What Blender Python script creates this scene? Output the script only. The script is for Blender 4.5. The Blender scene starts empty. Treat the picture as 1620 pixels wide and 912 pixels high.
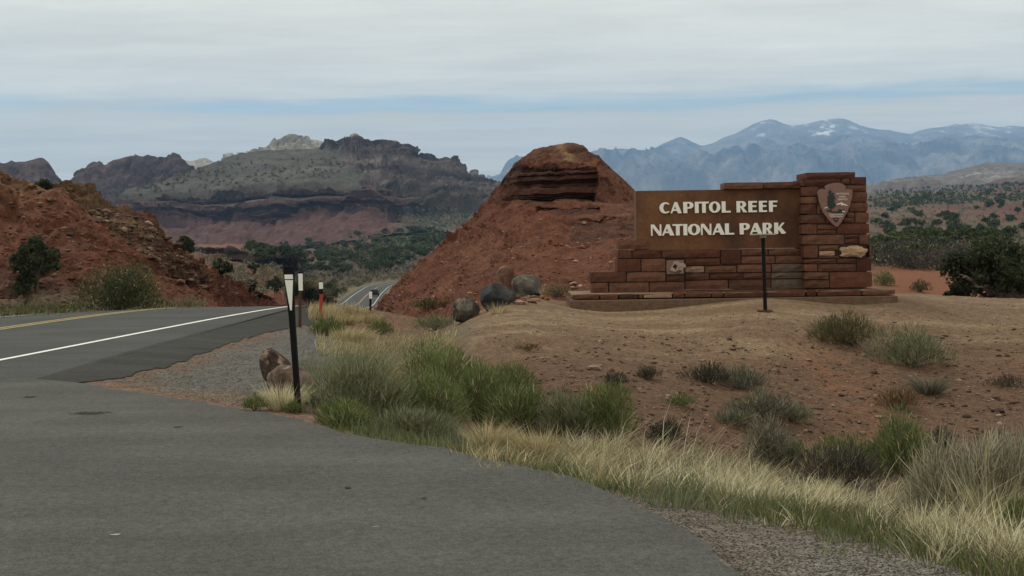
import bpy, bmesh, math, random
import numpy as np
from mathutils import Vector, Matrix
from mathutils.bvhtree import BVHTree

random.seed(7)
rng = np.random.default_rng(7)
S = bpy.context.scene
COL = S.collection
R = math.radians

# ------------------------------------------------------------------ camera
CAM_H = 1.7
FPX = 2250.0
PITCH = math.atan(81 / FPX)
ROLL = -0.015
cam_d = bpy.data.cameras.new('camera')
cam_d.sensor_width = 36
cam_d.sensor_fit = 'HORIZONTAL'
cam_d.lens = FPX / 1620 * 36
cam_d.clip_start = 0.1
cam_d.clip_end = 90000
cam = bpy.data.objects.new('camera', cam_d)
COL.objects.link(cam)
CM = Matrix.Rotation(math.pi / 2 - PITCH, 3, 'X') @ Matrix.Rotation(ROLL, 3, 'Z')
cam.matrix_world = Matrix.Translation((0, 0, CAM_H)) @ CM.to_4x4()
S.camera = cam
CMN = np.array(CM)

# ------------------------------------------------------------------ sky, sun, exposure
S.view_settings.view_transform = 'Standard'
S.view_settings.look = 'None'
S.view_settings.exposure = 0.0
S.view_settings.gamma = 1.0
S.cycles.volume_bounces = 1
S.cycles.use_denoising = True
S.cycles.max_bounces = 6
SUN_EL, SUN_AZ = R(52), R(-38)          # azimuth from +Y, negative to the left
sun_dir = Vector((math.sin(SUN_AZ) * math.cos(SUN_EL), math.cos(SUN_AZ) * math.cos(SUN_EL), math.sin(SUN_EL)))
sl = bpy.data.lights.new('sun', 'SUN')
sl.energy = 1.5
sl.angle = R(10)
sl.color = (1.0, 0.95, 0.87)
so = bpy.data.objects.new('sun', sl)
so.rotation_euler = (-sun_dir).to_track_quat('-Z', 'Y').to_euler()
COL.objects.link(so)

world = bpy.data.worlds.new('World')
S.world = world
world.use_nodes = True
nt = world.node_tree
nt.nodes.clear()


def N(tree, typ, **kw):
    n = tree.nodes.new(typ)
    for k, v in kw.items():
        if k.startswith('i_'):
            n.inputs[k[2:].replace('_', ' ')].default_value = v
        else:
            setattr(n, k, v)
    return n


def math_node(tree, op, a, b=None, c=None, clamp=False):
    n = tree.nodes.new('ShaderNodeMath')
    n.operation = op
    n.use_clamp = clamp
    for i, x in enumerate((a, b, c)):
        if x is None:
            continue
        if isinstance(x, (int, float)):
            n.inputs[i].default_value = x
        else:
            tree.links.new(x, n.inputs[i])
    return n.outputs[0]


def map_range(tree, x, a, b, lo=0.0, hi=1.0, smooth=True):
    n = tree.nodes.new('ShaderNodeMapRange')
    n.interpolation_type = 'SMOOTHSTEP' if smooth else 'LINEAR'
    tree.links.new(x, n.inputs[0])
    for i, v in enumerate((a, b, lo, hi)):
        n.inputs[i + 1].default_value = v
    return n.outputs[0]


def mix_rgb(tree, fac, a, b, mode='MIX'):
    n = tree.nodes.new('ShaderNodeMix')
    n.data_type = 'RGBA'
    n.blend_type = mode
    for sock, x in ((n.inputs[0], fac), (n.inputs[6], a), (n.inputs[7], b)):
        if isinstance(x, (int, float)):
            sock.default_value = x
        elif isinstance(x, tuple):
            sock.default_value = x if len(x) == 4 else (*x, 1)
        else:
            tree.links.new(x, sock)
    return n.outputs[2]


sky = N(nt, 'ShaderNodeTexSky', sky_type='NISHITA')
sky.sun_disc = False
sky.sun_elevation = SUN_EL
sky.sun_rotation = SUN_AZ
sky.altitude = 1800
sky.air_density = 1.0
sky.dust_density = 0.6
tc = N(nt, 'ShaderNodeTexCoord')
sep = N(nt, 'ShaderNodeSeparateXYZ')
nt.links.new(tc.outputs['Generated'], sep.inputs[0])
zc = math_node(nt, 'MAXIMUM', sep.outputs[2], 0.0)
zden = math_node(nt, 'ADD', zc, 0.035)
px = math_node(nt, 'DIVIDE', sep.outputs[0], zden)
py = math_node(nt, 'DIVIDE', sep.outputs[1], zden)
cmb = N(nt, 'ShaderNodeCombineXYZ')
nt.links.new(px, cmb.inputs[0])
nt.links.new(py, cmb.inputs[1])


def sky_noise(scale, detail, rough, off, sy=1.0):
    mp = N(nt, 'ShaderNodeMapping')
    mp.inputs['Location'].default_value = off
    mp.inputs['Scale'].default_value = (1, sy, 1)
    nt.links.new(cmb.outputs[0], mp.inputs[0])
    nz = N(nt, 'ShaderNodeTexNoise')
    nz.inputs['Scale'].default_value = scale
    nz.inputs['Detail'].default_value = detail
    nz.inputs['Roughness'].default_value = rough
    nt.links.new(mp.outputs[0], nz.inputs[0])
    return nz.outputs[0]


n_big = sky_noise(0.55, 4, 0.5, (3.1, 7.7, 0))
n_mid = sky_noise(0.45, 6, 0.55, (11.3, 2.2, 0), 2.2)
n_fin = sky_noise(1.7, 6, 0.6, (5.5, 9.1, 0), 1.6)
# edge height of the upper cloud sheet (sine of elevation), wavy
zz = sep.outputs[2]
wob = math_node(nt, 'MULTIPLY', math_node(nt, 'SUBTRACT', n_big, 0.5), 0.022)
wob2 = math_node(nt, 'MULTIPLY', math_node(nt, 'SUBTRACT', n_fin, 0.5), 0.010)
zw = math_node(nt, 'ADD', math_node(nt, 'ADD', zz, wob), wob2)
upper = map_range(nt, zw, 0.0905, 0.1015)                 # high altostratus sheet
low = map_range(nt, math_node(nt, 'ADD', zw, math_node(nt, 'MULTIPLY', math_node(nt, 'SUBTRACT', n_mid, 0.5), 0.05)), 0.092, 0.081)
low = math_node(nt, 'MULTIPLY', low, 0.9)
veil = math_node(nt, 'MULTIPLY', map_range(nt, n_mid, 0.35, 0.75), 0.5)
cov = math_node(nt, 'MAXIMUM', upper, math_node(nt, 'ADD', veil, 0.14))
tone = math_node(nt, 'ADD', math_node(nt, 'MULTIPLY', math_node(nt, 'SUBTRACT', n_mid, 0.5), 0.5), math_node(nt, 'MULTIPLY', math_node(nt, 'SUBTRACT', n_fin, 0.5), 0.34))
tone = math_node(nt, 'ADD', tone, 1.0)
ccol = N(nt, 'ShaderNodeVectorMath', operation='SCALE')
ccol.inputs[0].default_value = (9.75, 9.45, 8.0)
nt.links.new(tone, ccol.inputs['Scale'])
skyb = mix_rgb(nt, 1.0, sky.outputs[0], (0.95, 1.02, 0.92), 'MULTIPLY')
skyc = mix_rgb(nt, cov, skyb, ccol.outputs[0])
clow = N(nt, 'ShaderNodeVectorMath', operation='SCALE')     # creamier cloud near the horizon
clow.inputs[0].default_value = (10.2, 9.2, 6.9)
nt.links.new(tone, clow.inputs['Scale'])
skyc = mix_rgb(nt, low, skyc, clow.outputs[0])
bg = N(nt, 'ShaderNodeBackground')
bg.inputs[1].default_value = 0.10
nt.links.new(skyc, bg.inputs[0])
wo = N(nt, 'ShaderNodeOutputWorld')
nt.links.new(bg.outputs[0], wo.inputs[0])


# ------------------------------------------------------------------ geometry helpers
def ray(u, v):
    u = np.asarray(u, float)
    v = np.asarray(v, float)
    c = np.stack([(u - 810) / FPX, -(v - 456) / FPX, -np.ones_like(u)], -1)
    return c @ CMN.T


def P(u, v, d):
    """world point seen at photo pixel (u, v) at forward distance d"""
    r = ray(u, v)
    d = np.asarray(d, float)
    return r / r[..., 1:2] * d[..., None] + np.array([0, 0, CAM_H])


def Pz(u, v, z=0.0):
    r = ray(u, v)
    k = (z - CAM_H) / r[..., 2]
    return r * k[..., None] + np.array([0, 0, CAM_H])


def hash3(ix, iy, iz):
    h = (ix.astype(np.int64) * 374761393 + iy.astype(np.int64) * 668265263 + iz.astype(np.int64) * 1274126177) & 0xFFFFFFFF
    h = ((h ^ (h >> 13)) * 1103515245) & 0xFFFFFFFF
    h = ((h ^ (h >> 16)) * 2246822519) & 0xFFFFFFFF
    h = h ^ (h >> 15)
    return (h & 0xFFFFFF) / float(0xFFFFFF)


def vnoise(p):
    f = np.floor(p)
    w = p - f
    w = w * w * w * (w * (w * 6 - 15) + 10)
    i = f.astype(np.int64)
    out = 0
    for dx in (0, 1):
        for dy in (0, 1):
            for dz in (0, 1):
                k = (w[..., 0] if dx else 1 - w[..., 0]) * (w[..., 1] if dy else 1 - w[..., 1]) * (w[..., 2] if dz else 1 - w[..., 2])
                out = out + k * hash3(i[..., 0] + dx, i[..., 1] + dy, i[..., 2] + dz)
    return out * 2 - 1


def fbm(p, scale=1.0, octs=4, rough=0.5, seed=0.0):
    p = np.asarray(p, float) * scale + seed * 17.31
    a, s, tot = 1.0, 0, 0
    for _ in range(octs):
        s = s + a * vnoise(p)
        tot += a
        a *= rough
        p = p * 2.03 + 5.17
    return s / tot


def ss(x, a, b):
    t = np.clip((x - a) / (b - a), 0, 1)
    return t * t * (3 - 2 * t)


def lerp(a, b, t):
    t = np.asarray(t)[..., None]
    return np.asarray(a) * (1 - t) + np.asarray(b) * t


def mesh_np(name, verts, faces, mat=None, col=None, smooth=False, parent=None, kind=None):
    """faces: (M,3) or (M,4) array or a list of such arrays"""
    me = bpy.data.meshes.new(name)
    verts = np.ascontiguousarray(verts, np.float32).reshape(-1, 3)
    fl = faces if isinstance(faces, list) else [faces]
    fl = [np.asarray(f, np.int32) for f in fl if len(f)]
    loops = np.concatenate([f.ravel() for f in fl])
    tot = np.concatenate([np.full(len(f), f.shape[1], np.int32) for f in fl])
    start = np.concatenate([[0], np.cumsum(tot)[:-1]]).astype(np.int32)
    me.vertices.add(len(verts))
    me.vertices.foreach_set('co', verts.ravel())
    me.loops.add(len(loops))
    me.loops.foreach_set('vertex_index', loops)
    me.polygons.add(len(tot))
    me.polygons.foreach_set('loop_start', start)
    me.polygons.foreach_set('loop_total', tot)
    me.polygons.foreach_set('use_smooth', np.full(len(tot), bool(smooth)))
    me.update(calc_edges=True)
    if col is not None:
        at = me.color_attributes.new('col', 'FLOAT_COLOR', 'POINT')
        c4 = np.ones((len(verts), 4), np.float32)
        c4[:, :3] = col
        at.data.foreach_set('color', c4.ravel())
    if mat:
        me.materials.append(mat)
    o = bpy.data.objects.new(name, me)
    COL.objects.link(o)
    if parent:
        o.parent = parent
    if kind:
        o['kind'] = kind
    return o


def grid_faces(nr, nc):
    i = np.arange(nr * nc).reshape(nr, nc)
    return np.stack([i[:-1, :-1].ravel(), i[:-1, 1:].ravel(), i[1:, 1:].ravel(), i[1:, :-1].ravel()], 1)


def grid_normals(G):
    du = np.gradient(G, axis=1)
    dv = np.gradient(G, axis=0)
    n = np.cross(du, dv)
    return n / (np.linalg.norm(n, axis=-1, keepdims=True) + 1e-9)


def empty(name, loc, label, cat, group=None, rz=0.0):
    o = bpy.data.objects.new(name, None)
    o.empty_display_size = 0.2
    COL.objects.link(o)
    o.location = loc
    o.rotation_euler = (0, 0, rz)
    return tag(o, label, cat, group)


def tag(o, label=None, cat=None, group=None, kind=None):
    for k, v in (('label', label), ('category', cat), ('group', group), ('kind', kind)):
        if v:
            o[k] = v
    return o


def link_copy(src, loc, rz, scale, label, group):
    c = src.copy()
    COL.objects.link(c)
    c.location = loc
    c.rotation_euler = (0, 0, rz)
    c.scale = (scale, scale, scale) if isinstance(scale, (int, float)) else scale
    c['label'] = label
    if group:
        c['group'] = group
    for ch in src.children:
        k = ch.copy()
        COL.objects.link(k)
        k.parent = c
        for g in ch.children:
            q = g.copy()
            COL.objects.link(q)
            q.parent = k
    return c


class MB:
    """collects shapes into one mesh"""
    def __init__(self):
        self.v, self.f3, self.f4, self.c, self.n = [], [], [], [], 0

    def add(self, v, f, col=(1, 1, 1)):
        v = np.asarray(v, float).reshape(-1, 3)
        f = np.asarray(f, int)
        (self.f3 if f.shape[1] == 3 else self.f4).append(f + self.n)
        self.v.append(v)
        c = np.asarray(col, float)
        self.c.append(np.broadcast_to(c, (len(v), 3)) if c.ndim == 1 else c)
        self.n += len(v)

    def box(self, lo, hi, col=(1, 1, 1)):
        x0, y0, z0 = lo
        x1, y1, z1 = hi
        v = [(x0, y0, z0), (x1, y0, z0), (x1, y1, z0), (x0, y1, z0), (x0, y0, z1), (x1, y0, z1), (x1, y1, z1), (x0, y1, z1)]
        f = [(3, 2, 1, 0), (4, 5, 6, 7), (0, 1, 5, 4), (1, 2, 6, 5), (2, 3, 7, 6), (3, 0, 4, 7)]
        self.add(v, f, col)

    def tube(self, pts, rad, sides=6, col=(1, 1, 1), cap=True):
        pts = np.asarray(pts, float)
        rad = np.broadcast_to(np.asarray(rad, float), (len(pts),))
        t = np.gradient(pts, axis=0)
        t /= np.linalg.norm(t, axis=1, keepdims=True) + 1e-9
        ref = np.array([0.31, 0.87, 0.37]) if abs(t[0][2]) > 0.8 else np.array([0, 0, 1.0])
        a = np.cross(t, ref)
        a /= np.linalg.norm(a, axis=1, keepdims=True) + 1e-9
        b = np.cross(t, a)
        th = np.linspace(0, 2 * math.pi, sides, endpoint=False)
        ring = pts[:, None] + rad[:, None, None] * (np.cos(th)[None, :, None] * a[:, None] + np.sin(th)[None, :, None] * b[:, None])
        n = len(pts)
        i = np.arange(n * sides).reshape(n, sides)
        j = np.roll(i, -1, axis=1)
        f = np.stack([i[:-1].ravel(), j[:-1].ravel(), j[1:].ravel(), i[1:].ravel()], 1)
        self.add(ring.reshape(-1, 3), f, col)
        if cap:
            base = self.n
            self.add(np.concatenate([ring[-1], pts[-1:]]), np.stack([np.arange(sides), (np.arange(sides) + 1) % sides, np.full(sides, sides)], 1), col)

    def build(self, name, mat, parent=None, smooth=False, kind=None):
        fs = []
        if self.f3:
            fs.append(np.concatenate(self.f3))
        if self.f4:
            fs.append(np.concatenate(self.f4))
        return mesh_np(name, np.concatenate(self.v), fs, mat, np.concatenate(self.c), smooth, parent, kind)


# ------------------------------------------------------------------ materials
def new_mat(name):
    m = bpy.data.materials.new(name)
    m.use_nodes = True
    t = m.node_tree
    b = t.nodes['Principled BSDF']
    return m, t, b


def noise_tex(t, scale, detail=5, rough=0.55, coord='pos', stretch=None):
    if coord == 'pos':
        c = t.nodes.new('ShaderNodeNewGeometry').outputs['Position']
    else:
        c = t.nodes.new('ShaderNodeTexCoord').outputs['Object']
    if stretch:
        mp = t.nodes.new('ShaderNodeMapping')
        mp.inputs['Scale'].default_value = stretch
        t.links.new(c, mp.inputs[0])
        c = mp.outputs[0]
    n = t.nodes.new('ShaderNodeTexNoise')
    n.inputs['Scale'].default_value = scale
    n.inputs['Detail'].default_value = detail
    n.inputs['Roughness'].default_value = rough
    t.links.new(c, n.inputs[0])
    return n.outputs[0]


def add_bump(t, b, h, strength, dist):
    bp = t.nodes.new('ShaderNodeBump')
    bp.inputs['Strength'].default_value = strength
    bp.inputs['Distance'].default_value = dist
    t.links.new(h, bp.inputs['Height'])
    t.links.new(bp.outputs[0], b.inputs['Normal'])


def mat_attr(name, rough=0.95, scale=8.0, var=0.35, bump=0.4, dist=0.03, scale2=None, var2=0.0, coord='pos', stretch=None, spec=0.1, tint=None, trans=0.0):
    """colour from the mesh's own 'col' attribute, broken up by noise, with relief"""
    m, t, b = new_mat(name)
    at = t.nodes.new('ShaderNodeAttribute')
    at.attribute_name = 'col'
    n1 = noise_tex(t, scale, 6, 0.62, coord, stretch)
    f = map_range(t, n1, 0.28, 0.72, 1 - var, 1 + var, False)
    if scale2:
        n2 = noise_tex(t, scale2, 4, 0.6, coord, stretch)
        f = math_node(t, 'MULTIPLY', f, map_range(t, n2, 0.3, 0.7, 1 - var2, 1 + var2, False))
    vm = t.nodes.new('ShaderNodeVectorMath')
    vm.operation = 'SCALE'
    t.links.new(at.outputs['Color'], vm.inputs[0])
    t.links.new(f, vm.inputs['Scale'])
    c = vm.outputs[0]
    t.links.new(c, b.inputs['Base Color'])
    b.inputs['Roughness'].default_value = rough
    b.inputs['Specular IOR Level'].default_value = spec
    if bump:
        add_bump(t, b, n1, bump, dist)
    if trans:
        tr = t.nodes.new('ShaderNodeBsdfTranslucent')
        t.links.new(c, tr.inputs[0])
        mx = t.nodes.new('ShaderNodeMixShader')
        mx.inputs[0].default_value = trans
        out = t.nodes['Material Output']
        t.links.new(b.outputs[0], mx.inputs[1])
        t.links.new(tr.outputs[0], mx.inputs[2])
        t.links.new(mx.outputs[0], out.inputs[0])
    return m


def mat_plain(name, col, rough=0.6, scale=30, var=0.15, bump=0.0, dist=0.005, spec=0.3, metal=0.0, coord='obj'):
    m, t, b = new_mat(name)
    n1 = noise_tex(t, scale, 5, 0.6, coord)
    f = map_range(t, n1, 0.3, 0.7, 1 - var, 1 + var, False)
    vm = t.nodes.new('ShaderNodeVectorMath')
    vm.operation = 'SCALE'
    vm.inputs[0].default_value = col
    t.links.new(f, vm.inputs['Scale'])
    t.links.new(vm.outputs[0], b.inputs['Base Color'])
    b.inputs['Roughness'].default_value = rough
    b.inputs['Specular IOR Level'].default_value = spec
    b.inputs['Metallic'].default_value = metal
    if bump:
        add_bump(t, b, n1, bump, dist)
    return m


def mat_asphalt(name, base, speck=0.5, warm=(1, 1, 1)):
    m, t, b = new_mat(name)
    big = noise_tex(t, 0.45, 5, 0.6)
    streak = noise_tex(t, 0.9, 4, 0.6, stretch=(0.35, 1.6, 1))
    fine = noise_tex(t, 70, 4, 0.85)
    grit = noise_tex(t, 16, 4, 0.7)
    f = map_range(t, big, 0.3, 0.7, 0.82, 1.2, False)
    f = math_node(t, 'MULTIPLY', f, map_range(t, streak, 0.3, 0.7, 0.86, 1.16, False))
    f = math_node(t, 'MULTIPLY', f, map_range(t, fine, 0.3, 0.7, 1 - speck, 1 + speck, False))
    f = math_node(t, 'MULTIPLY', f, map_range(t, grit, 0.3, 0.7, 0.74, 1.26, False))
    vm = t.nodes.new('ShaderNodeVectorMath')
    vm.operation = 'SCALE'
    vm.inputs[0].default_value = base
    t.links.new(f, vm.inputs['Scale'])
    t.links.new(vm.outputs[0], b.inputs['Base Color'])
    b.inputs['Roughness'].default_value = 0.9
    b.inputs['Specular IOR Level'].default_value = 0.12
    add_bump(t, b, fine, 0.5, 0.006)
    return m


M = {}
M['ground'] = mat_attr('ground_soil', scale=9, var=0.42, bump=0.9, dist=0.05, scale2=40, var2=0.5)
M['butte'] = mat_attr('red_rock', scale=1.3, var=0.30, bump=0.9, dist=0.25, scale2=7, var2=0.28)
M['hill'] = mat_attr('red_hill_soil', scale=2.0, var=0.32, bump=0.9, dist=0.2, scale2=11, var2=0.3)
M['mesa'] = mat_attr('mesa_rock', scale=0.05, var=0.28, bump=0.8, dist=6, scale2=0.22, var2=0.25)
M['mountain'] = mat_attr('mountain_rock', scale=0.004, var=0.3, bump=0.9, dist=60, scale2=0.02, var2=0.2)
M['road'] = mat_asphalt('road_asphalt', (0.059, 0.061, 0.060), 0.2)
M['drive'] = mat_asphalt('driveway_asphalt', (0.074, 0.0745, 0.070), 0.65)
M['shoulder'] = mat_asphalt('shoulder_millings', (0.037, 0.037, 0.035), 0.6)
M['white_paint'] = mat_plain('white_road_paint', (0.72, 0.72, 0.69), 0.7, 6, 0.15, coord='pos')
M['yellow_paint'] = mat_plain('yellow_road_paint', (0.33, 0.24, 0.085), 0.7, 6, 0.2, coord='pos')


def mat_stain(name, col, amount):
    m, t, b = new_mat(name)
    b.inputs['Base Color'].default_value = (*col, 1)
    b.inputs['Roughness'].default_value = .85
    b.inputs['Specular IOR Level'].default_value = .12
    at = t.nodes.new('ShaderNodeAttribute')
    at.attribute_name = 'col'
    n1 = noise_tex(t, 14, 5, .65, stretch=(1, .5, 1))
    f = math_node(t, 'ADD', at.outputs['Fac'], math_node(t, 'MULTIPLY', math_node(t, 'SUBTRACT', n1, .5), 1.1))
    f = map_range(t, f, .18, .75, 0, amount)
    tr = t.nodes.new('ShaderNodeBsdfTransparent')
    mx = t.nodes.new('ShaderNodeMixShader')
    t.links.new(f, mx.inputs[0])
    t.links.new(tr.outputs[0], mx.inputs[1])
    t.links.new(b.outputs[0], mx.inputs[2])
    t.links.new(mx.outputs[0], t.nodes['Material Output'].inputs[0])
    return m


M['stain'] = mat_stain('oil_stain', (.022, .022, .021), .9)
M['scuff'] = mat_stain('chalky_scuff', (.36, .36, .33), .8)
M['stone'] = mat_attr('red_sandstone', scale=9, var=0.22, bump=0.7, dist=0.03, scale2=38, var2=0.2)
M['mortar'] = mat_plain('dark_mortar', (0.05, 0.028, 0.021), 0.95, 20, 0.3, 0.4, 0.01)
M['panel'] = mat_attr('painted_panel', rough=0.7, scale=2.2, var=0.28, bump=0.15, dist=0.01, scale2=14, var2=0.18, spec=0.25)
M['letter'] = mat_plain('white_letter_paint', (0.80, 0.80, 0.77), 0.5, 40, 0.03)
M['emblem'] = mat_plain('emblem_brown', (0.21, 0.115, 0.10), 0.6, 25, 0.12, 0.2, 0.003)
M['em_green'] = mat_plain('emblem_green', (0.014, 0.034, 0.028), 0.6, 30, 0.2)
M['em_white'] = mat_plain('emblem_white', (0.70, 0.66, 0.60), 0.6, 30, 0.05)
M['em_dark'] = mat_plain('emblem_dark', (0.03, 0.022, 0.02), 0.6, 30, 0.1)
M['black'] = mat_plain('black_plastic', (0.007, 0.007, 0.008), 0.6, 12, 0.25, spec=0.12)
M['reflector'] = mat_plain('white_reflective_sheet', (0.80, 0.81, 0.76), 0.35, 60, 0.04, spec=0.5)
M['rust'] = mat_plain('brown_painted_post', (0.075, 0.03, 0.02), 0.75, 25, 0.35)
M['orange'] = mat_plain('orange_red_post', (0.36, 0.045, 0.028), 0.6, 14, 0.2)
M['sign_brown'] = mat_plain('sign_back_brown', (0.06, 0.02, 0.017), 0.7, 8, 0.2)
M['galv'] = mat_plain('galvanised_steel', (0.35, 0.35, 0.34), 0.6, 20, 0.15)
M['boulder'] = mat_attr('basalt_boulder', rough=0.9, scale=5, var=0.38, bump=0.8, dist=0.05, scale2=28, var2=0.3, coord='obj')
M['pebble'] = mat_attr('loose_stone', scale=12, var=0.2, bump=0.3, dist=0.01)
M['leaf'] = mat_attr('foliage', rough=0.75, scale=20, var=0.12, bump=0, trans=0.25)
M['bark'] = mat_attr('bark', rough=0.95, scale=14, var=0.4, bump=0.7, dist=0.02, coord='obj', stretch=(1, 1, 0.25))
M['car_paint'] = mat_plain('dark_car_paint', (0.008, 0.009, 0.011), 0.4, 3, 0.1, spec=0.25)
M['glass'] = mat_plain('tinted_glass', (0.008, 0.009, 0.010), 0.2, 3, 0.05, spec=0.3)
M['rubber'] = mat_plain('tyre_rubber', (0.012, 0.012, 0.012), 0.85, 20, 0.2)
M['rim'] = mat_plain('wheel_rim', (0.25, 0.25, 0.26), 0.4, 20, 0.1, metal=0.6)
M['tail'] = mat_plain('tail_lamp_red', (0.20, 0.012, 0.012), 0.3, 20, 0.1)

# ------------------------------------------------------------------ ground height
ctrl = []


def Zc(u, d, z):
    ctrl.append(((u - 810) / FPX, d, z))


def Cc(u, v, d):
    p = P(u, v, d)
    ctrl.append((p[0] / p[1], d, p[2]))


for d in (3, 5, 7, 9):
    for u in (-1500, -600, 200, 800):
        Zc(u, d, 0)
for u in (1600, 2400):
    Zc(u, 3, -.02)
    Zc(u, 4.5, -.05)
for d, us in ((12, (-900, -300, 200, 480)), (16, (-900, -300, 100)), (22, (-500, -100, 100)), (30, (-400, 0, 200))):
    for u in us:
        Zc(u, d, 0)
for t in ((0, 38, -.3), (100, 38, -.2), (300, 38, -.15), (300, 17, -.10), (400, 20, -.14), (480, 24, -.18), (430, 30, -.2), (475, 36, -.49),
          (560, 30, -.35), (473, 14, -.02), (435, 17.6, -.06), (560, 12.4, -.03), (800, 10.9, -.03), (1000, 9.2, -.03), (1170, 7.2, -.03),
          (1400, 6, -.05), (1700, 6, -.08), (560, 15, -.15), (560, 20, -.28), (700, 13, -.18), (700, 17, -.3), (680, 22, -.12), (850, 12, -.25),
          (850, 15, -.4), (1000, 13.5, -.55), (1000, 11, -.25), (1200, 15, -.72), (1200, 12, -.5), (1200, 9.5, -.16), (1400, 15.5, -.85),
          (1400, 12, -.65), (1400, 9, -.2), (1400, 7.5, -.06), (1620, 15.5, -.85), (1620, 12, -.65), (1620, 9, -.22), (1620, 7.2, -.08),
          (2100, 15, -.8), (2100, 9, -.25), (905, 30, .3), (1100, 31, .4), (1400, 31, .3), (1600, 32, .1), (620, 28, -.45), (740, 32, -.1),
          (850, 35, 0), (680, 30, -.35), (680, 48, -1.2), (620, 68, -2.2), (760, 44, -.8), (860, 44, -.5), (1000, 46, -.5), (1200, 50, -.8),
          (1400, 60, -1.5), (1600, 60, -1.6), (507, 59, -1.45), (570, 85, -2.8), (586, 112, -3.9), (560, 112, -4.2), (540, 200, -8),
          (580, 308, -12.4), (600, 463, -13.4), (200, 60, -.8), (0, 80, -.5), (450, 90, -3.5), (430, 130, -5), (480, 200, -8), (500, 300, -12),
          (400, 300, -11), (300, 300, -10), (500, 700, -12), (650, 700, -11), (400, 1100, -9), (600, 1100, -5), (690, 1300, 6), (500, 1300, -3),
          (300, 1300, -5), (450, 1600, -3), (870, 110, -4), (870, 300, -10), (870, 1000, -6), (1500, 2600, 70), (1500, 8000, 70), (1500, 24000, 60),
          (870, 5000, 10), (300, 5000, 0), (-1500, 50, 0), (-1500, 500, 0), (-1500, 5000, 0), (3000, 50, -1), (3000, 500, 5), (3000, 5000, 60),
          (870, 24000, 20), (0, 24000, 0)):
    Zc(*t)
for t in ((740, 508, 26), (720, 530, 22.5), (800, 560, 19.5), (850, 600, 17.3), (1000, 640, 16), (1000, 590, 18.5), (1000, 540, 21.5), (1000, 505, 25),
          (1200, 660, 17), (1200, 600, 19.5), (1200, 550, 21.5), (1200, 520, 23), (1211, 493, 24.5), (1400, 700, 17), (1400, 640, 19), (1400, 580, 21.5),
          (1400, 530, 24), (1400, 500, 26), (1400, 476, 29.5), (1600, 650, 19), (1600, 580, 21.5), (1600, 520, 25), (1600, 490, 27.5), (1600, 475, 30),
          (905, 487, 27.2), (1100, 480, 27.3), (1410, 472, 27.3), (800, 475, 28), (840, 470, 29), (1800, 500, 27), (1800, 600, 21),
          (1400, 462, 70), (1550, 462, 75), (1400, 432, 95), (1550, 420, 130), (1400, 405, 180), (1600, 400, 200), (1500, 380, 420), (1600, 362, 600),
          (1400, 352, 800), (1600, 340, 1000), (1400, 322, 1400), (1600, 312, 1500), (1400, 312, 1800), (1600, 300, 1900)):
    Cc(*t)
ctrl = np.array(ctrl)
AZK = 4.0


def feat(az, y):
    return np.stack([az * AZK, np.log(y)], -1)


_cf = feat(ctrl[:, 0], ctrl[:, 1])
_cg = ctrl[:, 2] / ctrl[:, 1]


def _ker(a, b):
    d2 = ((a[:, None] - b[None]) ** 2).sum(-1)
    return np.sqrt(d2 + 0.12 ** 2)


_n = len(ctrl)
_A = np.zeros((_n + 1, _n + 1))
_A[:_n, :_n] = _ker(_cf, _cf) - np.eye(_n) * 0.01
_A[:_n, _n] = _A[_n, :_n] = 1
_w = np.linalg.solve(_A, np.append(_cg, 0))

# main road: the centre (yellow) line as x(y), z(y)
_ry = np.array([-60, 0, 14, 21, 29, 33, 37, 42, 48, 59, 80, 112, 200, 308, 380, 463, 520, 600])
_rx = np.array([-24, -13.6, -11.75, -11.05, -10.3, -9.9, -9.65, -9.75, -10.4, -12.1, -13.6, -15.7, -23.6, -33.4, -38.6, -43.2, -38, -10])
_rz = np.array([0, 0, 0, 0, 0, 0, -.06, -.22, -.55, -1.35, -2.35, -3.85, -7.9, -12.35, -13.0, -13.5, -13.6, -13.6])


def smooth_interp(y, ys, xs, w=0.08):
    s = 0
    for k in (-2, -1, 0, 1, 2):
        s = s + np.interp(y + k * w * np.clip(np.abs(y), 10, 200) * 0.5, ys, xs)
    return s / 5


def road_x(y):
    return smooth_interp(y, _ry, _rx)


def road_z(y):
    return smooth_interp(y, _ry, _rz)


# driveway edge, as x(y)
_ed = Pz(np.array([1170, 1100, 1000, 900, 800, 700, 560, 475, 400, 300, 178, 130, 45.]), np.array([912, 850, 795, 757, 733, 712, 690, 665, 652, 636, 617, 608, 600.]))
_ed = np.concatenate([[(3.2, -8, 0), (2.6, 2, 0), (1.7, 5.3, 0)], _ed])


def drive_x(y):
    return np.interp(y, _ed[:, 1], _ed[:, 0])


ROAD_R = 5.1   # paved half width on the near side, from the yellow line


def road_edge(y):
    return road_x(y) + np.interp(y, [0, 18, 22, 30, 37, 60, 600], [5.6, 5.4, 5.0, 4.5, 4.0, 4.1, 4.2])


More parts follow.
